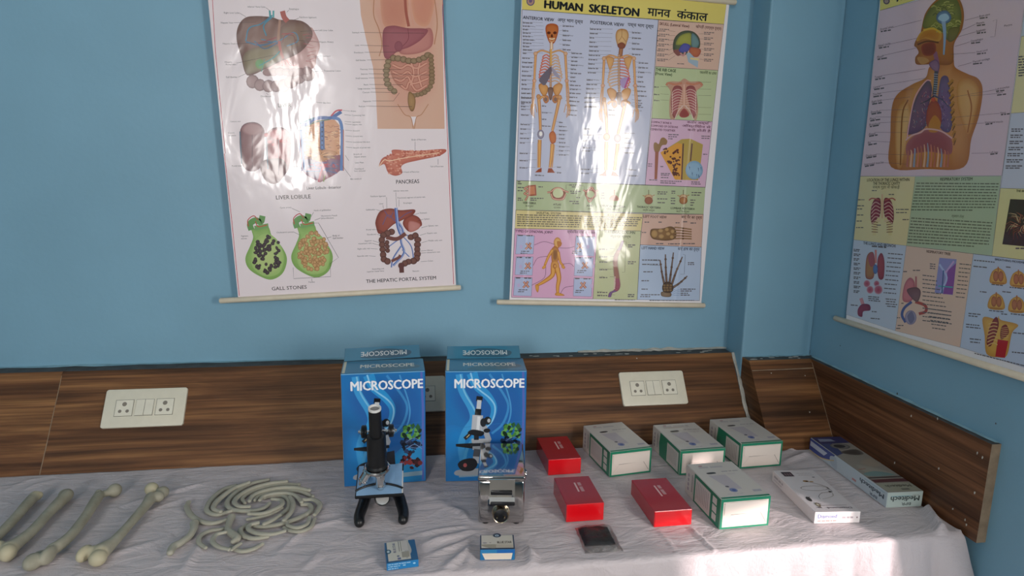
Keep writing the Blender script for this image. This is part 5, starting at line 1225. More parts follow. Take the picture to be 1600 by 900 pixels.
# --- blue microscope cartons
MIC_W, MIC_L, MIC_H = .217, .115, .315
def microscope_art(p, W, H):
    """front of the carton, units metres, origin lower left"""
    sx, sy = W/130.0, H/178.0                       # measured on the photo: 130 x 178 px
    p.m = lambda x, y: (min(129.3, max(.7, x))*sx, (178-min(177.3, max(.7, y)))*sy)
    p.L = 1; p.rect(.8, .8, 129.2, 177.2, '#1f74b8')
    p.curve([(-0+1, 30), (60, 1), (129, 20), (129, 120), (90, 150), (40, 100)], '#245fa8', edge='#1f74b8', L=2)
    p.curve([(1, 90), (40, 100), (70, 150), (60, 177), (1, 177)], '#1583cc', edge='#1f78be', L=2); p.curve([(80, 130), (129, 110), (129, 177), (70, 177)], '#2390cc', edge='#1f7cc0', L=3)
    def wave(P, w, col, L, taper=None): p.stroke(P, w*1.25, col, smooth=True, L=L, taper=taper)
    wave([(22, 5), (26, 30), (42, 60), (44, 78), (33, 95), (26, 115), (28, 140), (36, 165)], 9, '#3b9bd8', 4); wave([(24, 5), (30, 32), (47, 62), (50, 80), (40, 98)], 2, '#79c0e8', 5)
    wave([(42, 3), (50, 22), (68, 40), (78, 58), (72, 80), (52, 96), (40, 110)], 14, '#2f95d4', 4, 3); wave([(40, 3), (48, 24), (72, 44), (80, 60), (74, 82), (56, 97)], 2, '#8ccaf0', 5)
    wave([(70, 5), (95, 40), (101, 60), (92, 85), (75, 100)], 3, '#3f8fcc', 4); wave([(90, 5), (104, 50), (104, 75), (95, 95)], 2, '#4a98d2', 4); wave([(60, 96), (38, 118), (30, 145)], 4, '#4aa6dc', 4)
    p.stroke([(124, 2), (126, 60), (125, 175)], 3.5, '#5a6ab8', L=4); p.stroke([(1, 1), (129, 1)], 1, '#8fc4dc', L=5); p.stroke([(1, 92), (129, 80)], .5, '#2a80c0', L=5)
    p.text('MICROSCOPE', 15, 26.5, 15.5, '#f2f4f8', L=6, width=111, off=.032)
    # picture of an instrument
    def seg(P, w, col, L=7): p.stroke(P, w, col, L=L)
    seg([(55, 40), (54, 48)], 10, '#15161a'); seg([(54.5, 46), (53, 62)], 7, '#c6cace'); seg([(53, 60), (52, 71)], 10, '#17181c'); seg([(52, 70), (50, 98)], 17, '#b9bcc2'); seg([(54, 72), (52, 97)], 5, '#dfe1e4', 8)
    seg([(62, 88), (70, 110), (66, 118)], 9, '#a9adb4', 6); p.ell(68, 79, 6, 6.5, '#15161a', L=8); p.ell(70, 79, 2.6, 3.2, '#b8bcc0', L=9); p.ell(67, 95, 5.5, 3.6, '#15161a', L=9); p.ell(61, 82, 5, 7, '#202228', L=7)
    p.curve([(36, 98), (44, 93), (62, 97), (58, 104), (44, 102)], '#1a1b20', L=9); seg([(40, 100), (31, 108)], 6, '#22242a', 8); seg([(39, 101), (34, 106)], 1.6, '#c9b684', 10); seg([(50, 102), (50, 110)], 8, '#202228', 8)
    p.poly([(17, 116), (44, 115), (44, 124), (17, 120)], '#1a1b1f', L=8); p.poly([(42, 108), (70, 108), (68, 126), (44, 126)], '#b4b7bb', L=7); seg([(40, 118), (72, 117)], 5, '#2a2c32', 9); seg([(52, 125), (50, 138)], 11, '#5a5c62', 7); seg([(50, 137), (49, 148)], 10, '#c4c6ca', 7)
    p.curve([(20, 150), (28, 142), (46, 140), (52, 150), (44, 160), (28, 160)], '#1c1c20', L=8); p.ell(32, 151, 3, 3.4, '#b85a58', L=9); p.curve([(17, 160), (40, 157), (66, 158), (68, 166), (20, 168)], '#aeb2b8', L=7); p.poly([(68, 126), (80, 124), (82, 160), (66, 162)], '#2a2c34', L=6)
    # bright pebble like shapes lower right
    rr = random.Random(5)
    for base, n, pal in (((108, 96), 16, ('#4a8a40', '#2c5f34', '#6aa852', '#183420')), ((104, 118), 14, ('#20304e', '#162038', '#2e4066', '#0c1422')), ((106, 142), 14, ('#742a2e', '#48181e', '#983c3e', '#2c1016'))):
        for k in range(n*2): a = rr.uniform(0, 6.28); q = math.sqrt(rr.random()); p.ell(base[0]+17*q*math.cos(a), base[1]+12*q*math.sin(a), rr.uniform(2.5, 6), rr.uniform(2, 4.5), rr.choice(pal), L=7+k % 3, rot=rr.uniform(0, 3), n=rr.choice((4, 5, 6)))
    p.stroke([(98, 112), (110, 106), (122, 112), (118, 122), (104, 120)], .8, '#6f8ab8', smooth=True, L=11); p.stroke([(100, 122), (112, 116), (124, 124)], .8, '#7f98c8', smooth=True, L=11)
    p.poly([(22, 164), (124, 160), (124, 167), (22, 171)], '#8fb0c4', L=4); p.words(26, 166.5, 90, 1.2, '#3c5a78', L=5, slope=-.03)
def microscope_carton(x, y, a, label, split, FOOTadd=True):
    W, L_, H = MIC_W, MIC_L, MIC_H
    r = thing('microscope_carton', label, 'cardboard box', (x, y, TABLE_Z), a, 'blue microscope cartons')
    p = Print()
    p.solid_box(0, W, 0, L_, 0, H, dict(front='#1f74b8', top='#2f7a9c', left='#d8d4c4', right='#1f68aa', back='#1f74b8', bottom='#c8c0b0'), .0025)
    set_face(p, 'front', W, L_, H); microscope_art(p, W, H)
    set_face(p, 'top', W, L_, H); p.L = 1
    p.rect(.003, .003, W-.003, L_*.96, '#2c7ea6'); p.rect(.003, .003, .010, L_*.95, '#d9d6bc', L=2)
    p.curve([(.06, .012), (.11, .006), (.2, .03), (.19, .06), (.12, .07), (.07, .03)], '#3f6e84', L=2); p.text('MICROSCOPE', .048, .042, .030, '#e8e6dc', L=3, width=.142, off=.03)
    set_face(p, 'right', W, L_, H); p.L = 1
    p.rect(.003, .003, L_-.003, H-.003, '#2166a8'); p.text('MICROSCOPE', .012, H*.55, .016, '#dfe6ee', L=2, width=.09, off=.03)
    set_face(p, 'left', W, L_, H); p.rect(.003, .003, L_-.003, H-.003, '#1f66a6', L=1); p.text('MICROSCOPE', .012, H*.55, .016, '#dfe6ee', L=2, width=.09, off=.03)
    p.build('carton', M_BLUECARD, r)
    # the rear half of the lid, lifted a little so a dark slit shows
    f = Print(); lw = W*.955
    f.solid_box(0, lw, 0, .060, 0, .0018, dict(top='#2f7896', front='#1d3a4c', left='#c9c4b0', right='#c9c4b0', back='#2f7896', bottom='#b8b09c'))
    f.to3 = lambda aa, b_, d: Vector((aa, b_, .0020+d)); f.m = lambda u, v: (u, v)
    f.rect(.002, .001, lw-.002, .059, '#327f9e', L=1); f.curve([(.05, .01), (.16, .006), (.18, .035), (.1, .05), (.06, .03)], '#2c5d74', L=2)
    f.text('MICROSCOPE', lw*.82, .038, .022, '#c9d6d8', L=3, width=.125, off=.02, right=(-1, 0), up=(0, -1))
    o = f.build('lid_flap', M_BLUECARD, r); o.location = (.002, L_-.012, H+.001); o.rotation_euler = (math.radians(20), math.radians(-split), 0)
    FOOT.append((x, y, a, W, L_))
    return r
microscope_carton(-.1857, 1.6342, .0323, 'blue microscope carton standing behind the black microscope, left one of the two', 1.2)
microscope_carton(.0836, 1.6314, -.0768, 'blue microscope carton picturing a silver microscope, standing behind the steel box', .3)

# --- red cartons
def red_carton(x, y, a, w, l, h, label):
    r = thing('red_carton', label, 'box', (x, y, TABLE_Z), a, 'red cartons on the cloth')
    p = Print()
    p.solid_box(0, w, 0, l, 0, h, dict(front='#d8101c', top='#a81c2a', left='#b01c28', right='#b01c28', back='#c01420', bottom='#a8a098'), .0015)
    set_face(p, 'top', w, l, h); p.L = 1
    x0 = w*.47
    p.rect(x0, l*.42, x0+.0042, l*.76, '#e6b8b4'); rr = random.Random(3)
    p.m = lambda u, v: (x0+.0085+(v-0), l*.76-(u-0)); p.words(0, .009, l*.34, .0085, '#c87a7c', L=1, rnd=rr)
    o = p.build('carton', M_GLOSSRED, r)
    # tuck-in end flap
    f = Print(); f.solid_box(.002, w-.002, -.0009, 0.0001, .0015, h-.0012, dict(top='#e01624', front='#de0e1a', left='#e8606a', right='#e8606a', back='#d8101c', bottom='#d8101c'), .0003); f.build('end_flap', M_GLOSSRED, r)
    FOOT.append((x, y, a, w, l)); return r
red_carton(.3702, 1.6333, .0249, .0951, .1527, .0470, 'red carton nearest the wood panelling, between the blue carton and a white box')
red_carton(.3629, 1.3889, .0015, .0942, .1405, .0464, 'red carton lying directly behind the black pad in its plastic pouch')
red_carton(.5677, 1.3407, .0071, .0961, .1624, .0415, 'red carton lying left of the front green edged white box')

# --- white cartons with green edges
GRN, WHT = '#15795a', '#cdc6be'
def white_carton(x, y, a, w, l, h, label, variant, bulge=0.0):
    r = thing('white_carton', label, 'box', (x, y, TABLE_Z), a, 'white boxes with green edges')
    p = Print(); rr = random.Random(17)
    p.solid_box(0, w, 0, l, 0, h, dict(front=GRN, top=WHT, left=WHT, right=WHT, back=WHT, bottom=WHT), .0022)
    set_face(p, 'front', w, l, h); p.L = 1
    p.rect(.001, .001, w-.001, h-.001, '#1a8060'); p.rect(.0065, .006, w-.006, h-.008, '#e2d6cc', L=2)
    for P in ([(.009, h-.012), (.028, h*.47), (w*.72, h*.49), (w-.028, h*.5)], [(w-.026, h*.5), (w-.008, .010)]): p.stroke(P, .0010, '#6e625a', L=3)
    p.stroke([(.009, .010), (.028, h*.45)], .0005, '#c2b8b0', L=3)
    set_face(p, 'top', w, l, h); p.L = 1
    p.rect(.002, .0005, w-.002, .0075, '#167a5a', L=1); p.rect(.0018, .0078, w-.0018, l-.003, '#cbc4bc', L=1)
    p.words(.022, l-.022, w-.035, .009, '#b0a8a8', L=2, rnd=rr); p.ell(.03, l-.018, .006, .003, '#a8787c', L=3); p.words(w*.55, l-.052, w-.012, .004, '#8c8686', L=2, rnd=rr); p.words(w*.62, l-.066, w-.02, .006, '#c0b8b4', L=2, rnd=rr)
    p.poly([(w*.20, l*.62), (w*.56, l*.62), (w*.60, l*.22), (w*.36, l*.22)], '#b9b0b4', L=2); p.curve([(w*.22, l*.70), (w*.38, l*.71), (w*.40, l*.67), (w*.24, l*.66)], '#3a3634', L=3)
    p.ell(w*.40, l*.20, .010, .010, '#7880a8', L=3); p.ell(w*.41, l*.20, .005, .004, '#3f4f8c', L=4); p.ell(w*.35, l*.30, .005, .004, '#5c545c', L=3); p.words(w*.2, .022, w*.55, .004, '#b8b0b0', L=2, rnd=rr); p.words(w*.76, .034, w*.93, .010, '#9c98a4', L=2, rnd=rr)
    set_face(p, 'left', w, l, h); p.L = 1                         # a runs from the back (0) to the front (l)
    if variant:
        p.rect(l*.27, .001, l-.001, h-.001, GRN); p.rect(l*.31, .006, l*.73, h-.010, '#cdc5bd', L=2)
        for k in range(3): p.rect(l*.79, h*(.12+.27*k), l*.90, h*(.34+.27*k), '#cfc9c0', L=2)
        for k in range(8): p.rect(l*(.35+.045*k), h*.22, l*(.36+.045*k), h*.78, '#8c8480', L=3)
    else:
        p.curve([(l*.30, .001), (l*.27, h*.5), (l*.30, h-.001), (l*.55, h-.001), (l*.55, .001)], GRN, n=1); p.rect(l*.5, .001, l-.001, h-.001, GRN); p.rect(l*.56, .006, l*.95, h-.010, '#cdc5bd', L=2)
        for k in range(7): p.rect(l*(.60+.045*k), h*.22, l*(.61+.045*k), h*.78, '#8c8480', L=3)
    p.rect(l*.20, h*.25, l*.215, h*.85, '#5f5a58', L=2); p.rect(l*.235, h*.2, l*.245, h*.8, '#9c9490', L=2)
    for k in range(4): p.ell(l*.10, h*(.25+.16*k), .004, .005, '#9a8e98', L=2)
    o = p.build('carton', M_CARD, r)
    if bulge:
        for v in o.data.vertices:
            if v.co.z > h*.9: v.co.z += bulge*math.sin(PI*max(0, min(1, v.co.x/w)))*max(0, (v.co.y/l))**2
    f = Print(); f.solid_box(.010, w-.010, -.0018, -.0010, h*.49, h-.010, dict(front='#e4d9cf', top='#c8beb4', left='#c8beb4', right='#c8beb4', back=WHT, bottom='#9c9288')); f.build('tuck_flap', M_CARD, r)
    FOOT.append((x, y, a, w, l)); return r
white_carton(.5379, 1.601, .1317, .1291, .1943, .0757, 'green edged white box beside the back red carton, leftmost of the white boxes', True)
white_carton(.7385, 1.5892, .0423, .1386, .1901, .0736, 'green edged white box in the back row, partly hidden behind the front one', False, .004)
white_carton(.9303, 1.6064, .039, .1335, .1862, .078, 'green edged white box in front of the corner column, rightmost of the back row', False)
white_carton(.7203, 1.3107, .0256, .1299, .1882, .0791, 'green edged white box standing forward of the other three, near the table edge', True)

# --- flat white stethoscope box
def stethoscope_box():
    x, y, a, w, l, h = .967, 1.3075, -.0871, .1165, .223, .0304
    r = thing('stethoscope_box', 'flat white box picturing a stethoscope, sunlit end towards the table edge', 'box', (x, y, TABLE_Z), a)
    p = Print(); W_ = '#d6cfd0'
    p.solid_box(0, w, 0, l, 0, h, dict(front='#efe6e4', top=W_, left='#cfc8c8', right='#cfc8c8', back=W_, bottom=W_), .0015)
    set_face(p, 'front', w, l, h); p.L = 1
    p.text('Diamond', .008, .0145, .0105, '#4a5cb0', width=.048, off=.0); p.words(.008, .0085, .056, .003, '#d88a84'); p.words(.070, .0175, .098, .0045, '#a89aa4'); p.ell(.108, .015, .0018, .0022, '#8a6a70')
    set_face(p, 'top', w, l, h); p.L = 1
    p.rect(.016, l-.038, .044, l-.012, '#3c2c34'); 
    for k in range(3): p.rect(.0215+k*.007, l-.033, .0252+k*.007, l-.020, '#8c7478', L=2)
    p.words(.058, l-.020, .100, .002, '#a8a0a4'); p.words(.058, l-.030, .100, .002, '#a8a0a4'); p.words(.09, l-.042, .103, .004, '#4a4448')
    # picture: tubing and chest piece
    p.stroke([(.058, l-.068), (.078, l-.078), (.100, l-.100), (.097, l-.115)], .0014, '#6b5f5c', smooth=True, L=2); p.ell(.060, l-.066, .008, .005, '#a07a48', L=3); p.ell(.062, l-.067, .003, .003, '#3c302c', L=4); p.ell(.074, l-.069, .006, .003, '#b89868', L=3)
    Q = [(.0265+.036*(1-math.cos(t)), l-.105-.013*math.sin(t)) for t in [2*PI*i/30 for i in range(31)]]; p.stroke(Q, .0013, '#7a6e68', L=2)
    p.stroke([(.099, l-.098), (.101, l-.122), (.093, l-.128)], .0012, '#5a504c', smooth=True, L=2); p.rect(.091, l-.127, .098, l-.121, '#3a3434', L=3)
    p.stroke([(.093, l-.128), (.070, l-.130), (.052, l-.146), (.048, l-.160)], .0013, '#8c827c', smooth=True, L=2); p.stroke([(.097, l-.130), (.090, l-.146), (.066, l-.158), (.054, l-.160)], .0013, '#a39a92', smooth=True, L=2)
    p.ell(.018, l-.160, .006, .012, '#3a3430', L=3); p.stroke([(.020, l-.152), (.026, l-.150)], .002, '#3a3430', L=3); p.ell(.026, l-.188, .006, .010, '#7a6c54', L=3); p.ell(.026, l-.188, .003, .005, '#c9bfae', L=4); p.stroke([(.028, l-.180), (.036, l-.186)], .002, '#4a4038', L=3)
    p.m = lambda u, v: (w-u, v)
    p.stroke([(.018, .031), (.085, .031)], .0015, '#8a7c80', L=2)
    p.text('Diamond', .012, .022, .008, '#5a4a56', L=2, width=.062, right=(1, 0), up=(0, -1), off=.01); p.words(.088, .024, .098, .005, '#4a4044', L=2)
    set_face(p, 'left', w, l, h); p.L = 1
    p.words(.012, .022, .062, .006, '#8f888c'); p.words(.014, .011, .058, .003, '#a8a0a4')
    p.build('carton', M_CARD, r); FOOT.append((x, y, a, w, l))
    f = Print(); f.solid_box(.001, w-.001, -.0008, -.0001, .0005, h*.95, dict(front='#efe6e4', top='#c8beb4', left='#e8dedc', right='#e8dedc', back='#efe6e4', bottom='#c8beb4'))
    return r
stethoscope_box()

# --- long printed box along the right hand panelling
def long_box():
    x, y, a, w, l, h = 1.1998, 1.3528, -.0352, .1068, .3464, .0434
    w = .100
    r = thing('long_carton', 'long flat printed box with blue back end, lying along the right hand panelling', 'box', (x, y, TABLE_Z), a)
    p = Print(); rr = random.Random(9)
    p.solid_box(0, w, 0, l, 0, h, dict(front='#b4c2be', top='#8f8a82', left='#bcc6cc', right='#a8b0b0', back='#3c4a86', bottom='#b0b0b0'), .0018)
    set_face(p, 'front', w, l, h); p.L = 1
    p.rect(.002, .002, w-.002, h-.002, '#b7c6c1'); p.rect(.010, h-.013, w-.035, h-.010, '#8fb0b4', L=2); p.words(w-.03, h-.009, w-.010, .003, '#98a8a0', L=2)
    p.m = lambda u, v: (w-u, v)                                    # the box lies upside down
    p.text('Meditech', .010, .031, .014, '#33403f', L=3, width=.080, right=(1, 0), up=(0, -1), off=.03); p.text('BPR', .032, .0135, .008, '#4a5654', L=3, width=.026, right=(1, 0), up=(0, -1), off=.02)
    set_face(p, 'left', w, l, h); p.L = 1
    p.rect(.002, .002, l-.002, h-.002, '#b9c4cc'); p.poly([(.001, .004), (.06, .006), (.112, h*.45), (.125, h-.001), (.001, h-.001)], '#3a4a8c', L=2); p.poly([(.004, h*.45), (.075, h*.42), (.09, h*.75), (.004, h*.8)], '#b8c0d0', L=3); p.stroke([(.001, .004), (.06, .005), (.115, h*.5), (.122, h*.62)], .003, '#c8b07a', smooth=True, L=4)
    p.words(l*.60, h*.36, l*.66, .006, '#b06a68', L=2)
    p.m = lambda u, v: (l-u, v)
    p.text('Meditech', .012, .031, .013, '#33404c', L=3, width=.095, right=(1, 0), up=(0, -1), off=.03); p.text('BPR', .035, .013, .008, '#46546a', L=3, width=.03, right=(1, 0), up=(0, -1), off=.02); p.rect(.01, h-.008, .09, h-.005, '#9cb4c0', L=2)
    p.curve([(l*.6, .006), (l*.68, .01), (l*.7, .03), (l*.62, .036)], '#a8b4c0', L=2)
    set_face(p, 'top', w, l, h); p.L = 1
    p.rect(.002, .002, w-.002, l-.002, '#9a958c'); p.rect(.002, l*.86, w-.002, l-.002, '#3c3e68', L=2); p.poly([(.01, l*.90), (.06, l*.9), (.055, l*.95), (.015, l*.96)], '#8890a8', L=3); p.poly([(.002, l*.62), (.03, l*.66), (.04, l*.86), (.002, l*.86)], '#44527e', L=2)
    p.ell(.052, l*.80, .030, .020, '#8d8c88', edge='#5c5c5c', L=3); p.ell(.050, l*.80, .018, .012, '#3a3c40', L=4); p.curve([(.035, l*.70), (.085, l*.73), (.090, l*.64), (.06, l*.62), (.03, l*.66)], '#4a4644', edge='#6a6660', L=4); p.curve([(.04, l*.5), (.09, l*.56), (.095, l*.42), (.05, l*.40)], '#a89c8c', edge='#98938a', L=3); p.curve([(.015, l*.45), (.06, l*.4), (.09, l*.28), (.02, l*.27)], '#a9a69c', edge='#98958c', L=3)
    p.rect(.002, l*.215, w-.002, l*.24, '#54504e', L=3); p.rect(.002, l*.15, w-.002, l*.20, '#5c3c40', L=3); p.rect(.002, .002, w-.002, l*.135, '#a3a594', L=3); p.curve([(.006, l*.3), (.05, l*.33), (.09, l*.26), (.02, l*.25)], '#7d9a98', L=4); p.stroke([(.008, l*.37), (.03, l*.375)], .003, '#a86a58', L=4)
    p.m = lambda u, v: (w-u, v)
    p.text('Meditech', .012, l*.105, .012, '#3a4038', L=5, width=.070, right=(1, 0), up=(0, -1), off=.02); p.words(.03, l*.05, .06, .008, '#4c5246', L=5)
    p.build('carton', M_CARD, r); FOOT.append((x, y, a, w, l)); return r
long_box()

# --- small slide boxes
def slide_box_turned():
    x, y, a, w, l, h = -.0599, 1.25, .1014, .0672, .0792, .0171
    r = thing('slide_box', 'small blue and white slide box lying turned, in front of the black microscope', 'box', (x, y, TABLE_Z), a, 'slide boxes')
    p = Print(); B = '#1f78b0'
    p.solid_box(0, w, 0, l, 0, h, dict(front='#1c7cb8', top='#2a5f88', left='#3a7ab0', right='#1c4f78', back=B, bottom=B), .001)
    set_face(p, 'front', w, l, h); p.L = 1
    for k, (a0, a1) in enumerate(((.003, .05), (.003, .028), (.003, .024))):
        p.words(.003, h*.86-k*.005, a1, .0022, '#8cc4e8')
    p.words(.034, h*.6, .044, .003, '#7fc0e4'); p.ell(.058, h*.6, .003, .002, '#9cd0ec')
    set_face(p, 'top', w, l, h); p.L = 1
    p.rect(.0045, .006, .052, l-.001, '#cfcbbd'); p.curve([(.050, .02), (.056, l*.5), (.050, l-.002), (.042, l-.004), (.042, .012)], '#b8b4ac', L=2)
    p.ell(.0062, l*.53, .0062, .0085, '#34586c', L=3); p.ell(.0062, l*.53, .0030, .0045, '#b8c8cc', L=4)
    p.m = lambda u, v: (.0+v, u)                                    # lettering runs along the box
    p.text('BLUE STAR', l*.45, .0225, .006, '#4a4a72', L=3, width=l*.46, off=.02, right=(1, 0), up=(0, -1)); p.stroke([(l*.48, .030), (l*.98, .030)], .0012, '#5a5450', L=3); p.stroke([(l*.48, .0345), (l*.98, .0345)], .0012, '#6a6058', L=3)
    p.rect(l*.18, .034, l*.45, .050, '#a29c8c', L=2); p.rect(l*.10, .024, l*.20, .031, '#6a7290', L=3); p.ell(l*.27, .026, .003, .003, '#6c7a8c', L=3); p.rect(l*.5, .037, l*.98, .049, '#c9c2ba', L=3)
    p.build('carton', M_CARD, r); FOOT.append((x, y, a, w, l)); return r
def slide_box_straight():
    x, y, a, w, l, h = .1396, 1.2622, -.1025, .0763, .057, .026
    r = thing('slide_box', 'small blue and white slide box with blank white label, in front of the steel box', 'box', (x, y, TABLE_Z), a, 'slide boxes')
    p = Print(); B = '#1b6a9c'
    p.solid_box(0, w, 0, l, 0, h, dict(front='#1a72a8', top='#263c58', left='#22344c', right='#262c50', back=B, bottom=B), .001)
    set_face(p, 'front', w, l, h); p.L = 1
    p.rect(.001, h*.62, w-.001, h-.001, '#2a80b4'); p.rect(w*.48, h*.64, w-.001, h-.001, '#1565b0', L=2); p.poly([(.004, h*.66), (w-.005, h*.66), (w-.008, .002), (.011, .002)], '#e6d8c6', L=3)
    set_face(p, 'top', w, l, h); p.L = 1
    p.rect(.003, .005, w-.003, l-.0025, '#cdc7bb'); p.curve([(.003, .014), (.02, .005), (.036, .005), (.036, .018), (.006, .018)], '#9d9686', L=2, n=3); p.rect(w*.46, .005, w-.003, .017, '#b8ae9e', L=2); p.stroke([(.003, .019), (w-.003, .019)], .0012, '#b5b09c', L=2)
    p.ell(w*.5, l-.003, .0095, .0085, '#2c4058', L=3); p.ell(w*.5, l-.004, .004, .004, '#bcd0dc', L=4); p.ell(w*.5, l-.0045, .0012, .003, '#2c4058', L=5)
    p.text('BLUE STAR', w*.50, .0225, .0085, '#4a443c', L=3, width=w*.42, off=.03); p.ell(.0105, .0245, .005, .003, '#a09a9c', L=3); p.ell(.0225, .0255, .0025, .002, '#a8a098', L=3)
    p.build('carton', M_CARD, r); FOOT.append((x, y, a, w, l)); return r
slide_box_turned(); slide_box_straight()

# --- black pad in a clear pouch
def pouch():
    o = on_table(935, 843); r = thing('plastic_pouch', 'clear plastic pouch holding a folded black pad, in front of the red cartons', 'pouch', (o.x, o.y, TABLE_Z), -.03)
    m, nt, b = new_mat('clear_crinkled_film'); b.inputs['Base Color'].default_value = (.95, .95, .95, 1); b.inputs['Roughness'].default_value = .12; b.inputs['IOR'].default_value = 1.35
    tr = node(nt, 'ShaderNodeBsdfTransparent'); gl = node(nt, 'ShaderNodeBsdfGlossy'); gl.inputs['Roughness'].default_value = .12; mx = node(nt, 'ShaderNodeMixShader'); fr = node(nt, 'ShaderNodeFresnel'); fr.inputs['IOR'].default_value = 1.6
    ad = node(nt, 'ShaderNodeMath', operation='MULTIPLY_ADD'); ad.inputs[1].default_value = .7; ad.inputs[2].default_value = .0
    tc = node(nt, 'ShaderNodeTexCoord'); nz = node(nt, 'ShaderNodeTexNoise'); nz.inputs['Scale'].default_value = 90; nz.inputs['Distortion'].default_value = 1.5; bp = node(nt, 'ShaderNodeBump'); bp.inputs['Strength'].default_value = .6; bp.inputs['Distance'].default_value = .004
    L = nt.links; L.new(tc.outputs['Object'], nz.inputs['Vector']); L.new(nz.outputs['Fac'], bp.inputs['Height']); L.new(bp.outputs[0], gl.inputs['Normal']); L.new(bp.outputs[0], fr.inputs['Normal'])
    L.new(fr.outputs[0], ad.inputs[0]); L.new(ad.outputs[0], mx.inputs[0]); L.new(tr.outputs[0], mx.inputs[1]); L.new(gl.outputs[0], mx.inputs[2]); L.new(mx.outputs[0], nt.nodes['Material Output'].inputs['Surface'])
    mb = flat('black_cloth_pad', '#232326', .75, var=.25, vscale=160, bump=.5, bscale=180)
    def pillow(w, l, h, z0, wr, seed):
        bm = bmesh.new(); n = 16; T = []; B_ = []
        for j in range(n+1):
            tr_, br_ = [], []
            for i in range(n+1):
                u, v = i/n*2-1, j/n*2-1; e = max(0, 1-abs(u)**6)*max(0, 1-abs(v)**6); q = noise.noise(Vector((u*3, v*3, seed)))*wr
                x_, y_ = u*w/2+noise.noise(Vector((v*3, seed, 1)))*.002, v*l/2+noise.noise(Vector((u*3, seed, 5)))*.002
                tr_.append(bm.verts.new((x_, y_, z0+.0006+e*(h+q)))); br_.append(bm.verts.new((x_, y_, z0)))
            T.append(tr_); B_.append(br_)
        for j in range(n):
            for i in range(n):
                bm.faces.new((T[j][i], T[j][i+1], T[j+1][i+1], T[j+1][i])); bm.faces.new((B_[j][i], B_[j+1][i], B_[j+1][i+1], B_[j][i+1]))
        for i in range(n):
            for a, b2 in ((T[0], B_[0]), (T[n], B_[n])): bm.faces.new((a[i], a[i+1], b2[i+1], b2[i]))
            for k in (0, n): bm.faces.new((T[i][k], T[i+1][k], B_[i+1][k], B_[i][k]))
        return bm
    bm = pillow(.072, .072, .010, .0012, .003, 2); bmesh.ops.translate(bm, verts=bm.verts, vec=(-.002, .012, 0)); obj('folded_pad', bm, mb, r, 60)
    bm = pillow(.088, .104, .0155, .0002, .003, 7); obj('film', bm, m, r, 60)
    FOOT.append((o.x-.045, o.y-.053, 0, .09, .106))
pouch()
# ================================================================== STEEL BOX WITH POWER INLET
M_STEEL = flat('polished_steel', '#b9b6b4', .09, metal=1.0, var=.03, vscale=6)
M_STEEL2 = flat('bright_chrome', '#d9d8d6', .06, metal=1.0, var=.02)
M_BRASS = flat('worn_brass', '#b5a68e', .26, metal=1.0)
M_BLACK = flat('black_plastic', '#17171a', .35, var=.1)
M_RUBBER = flat('black_rubber', '#1c1a1a', .7, var=.1)
def steel_box():
    x, y, a, w, l, h = .1492, 1.402, -.1393, .1104, .187, .1277
    r = thing('steel_box', 'polished steel box with two-pin power inlet and black latch, in front of the right carton', 'steel box', (x, y, TABLE_Z), a)
    obj('body', new_box(0, w, 0, l, .006, h-.012, bevel=.006, seg=3), M_STEEL, r, 35)
    obj('lid', new_box(-.0012, w+.0012, -.0012, l+.0012, h-.0118, h, bevel=.0035, seg=3), M_STEEL, r, 35)
    bm = bmesh.new()
    prism_into(bm, [(.027, -.0016, h-.005), (.027, -.006, h-.006), (.027, -.0075, .078), (.027, -.016, .068), (.027, -.016, .064), (.027, -.005, .074), (.027, -.004, h-.010), (.027, -.0016, h-.010)], (.060, 0, 0))
    lt = obj('latch', bm, M_STEEL2, r)
    bm = new_box(.030, .081, -.0125, -.0072, .0855, .0945, bevel=.002); obj('latch_grip', bm, M_BLACK, lt, 35)
    bm = new_box(.0295, .0875, -.0185, -.0125, .0615, .0705, bevel=.0025); obj('latch_lip', bm, M_BLACK, lt, 35)
    q = aim((.0545, .0005, .036), (0, -1, 0))
    bm = bmesh.new(); lathe_into(bm, [(.0215, 0), (.0215, .002), (.0195, .003), (.0190, .019), (.0180, .0205), (.0165, .0195), (.0165, .012)], 36, q); inl = obj('power_inlet', bm, M_BRASS, r, 35)
    bm = bmesh.new(); lathe_into(bm, [(.0163, .010), (.0163, .0185), (.0155, .019)], 32, q); obj('inlet_face', bm, M_BLACK, inl, 35)
    for s in (-1, 1):
        bm = bmesh.new(); lathe_into(bm, [(.0024, .018), (.0024, .026), (.0015, .0275), (.0002, .0278)], 12, aim((.0545+s*.0085, 0, .0345), (0, -1, 0))); obj('pin', bm, M_BRASS, inl, 35)
    for fx, fy in ((.018, .016), (w-.018, .016), (.018, l-.016), (w-.018, l-.016)):
        bm = bmesh.new(); lathe_into(bm, [(.0075, 0), (.0085, .003), (.0085, .0062)], 16, Matrix.Translation((fx, fy, 0))); obj('foot', bm, M_RUBBER, r, 35)
    bm = bmesh.new(); tube_into(bm, [Vector((w+.004, .045+.011*math.cos(t), h-.016+.008*math.sin(t))) for t in [2*PI*i/20 for i in range(21)]], .0016, 8); obj('side_ring', bm, M_STEEL2, r, True)
    bm = new_box(w-.001, w+.0055, .036, .054, h-.012, h-.006, bevel=.001); obj('ring_bracket', bm, M_STEEL2, r)
    FOOT.append((x, y, a, w, l))
steel_box()

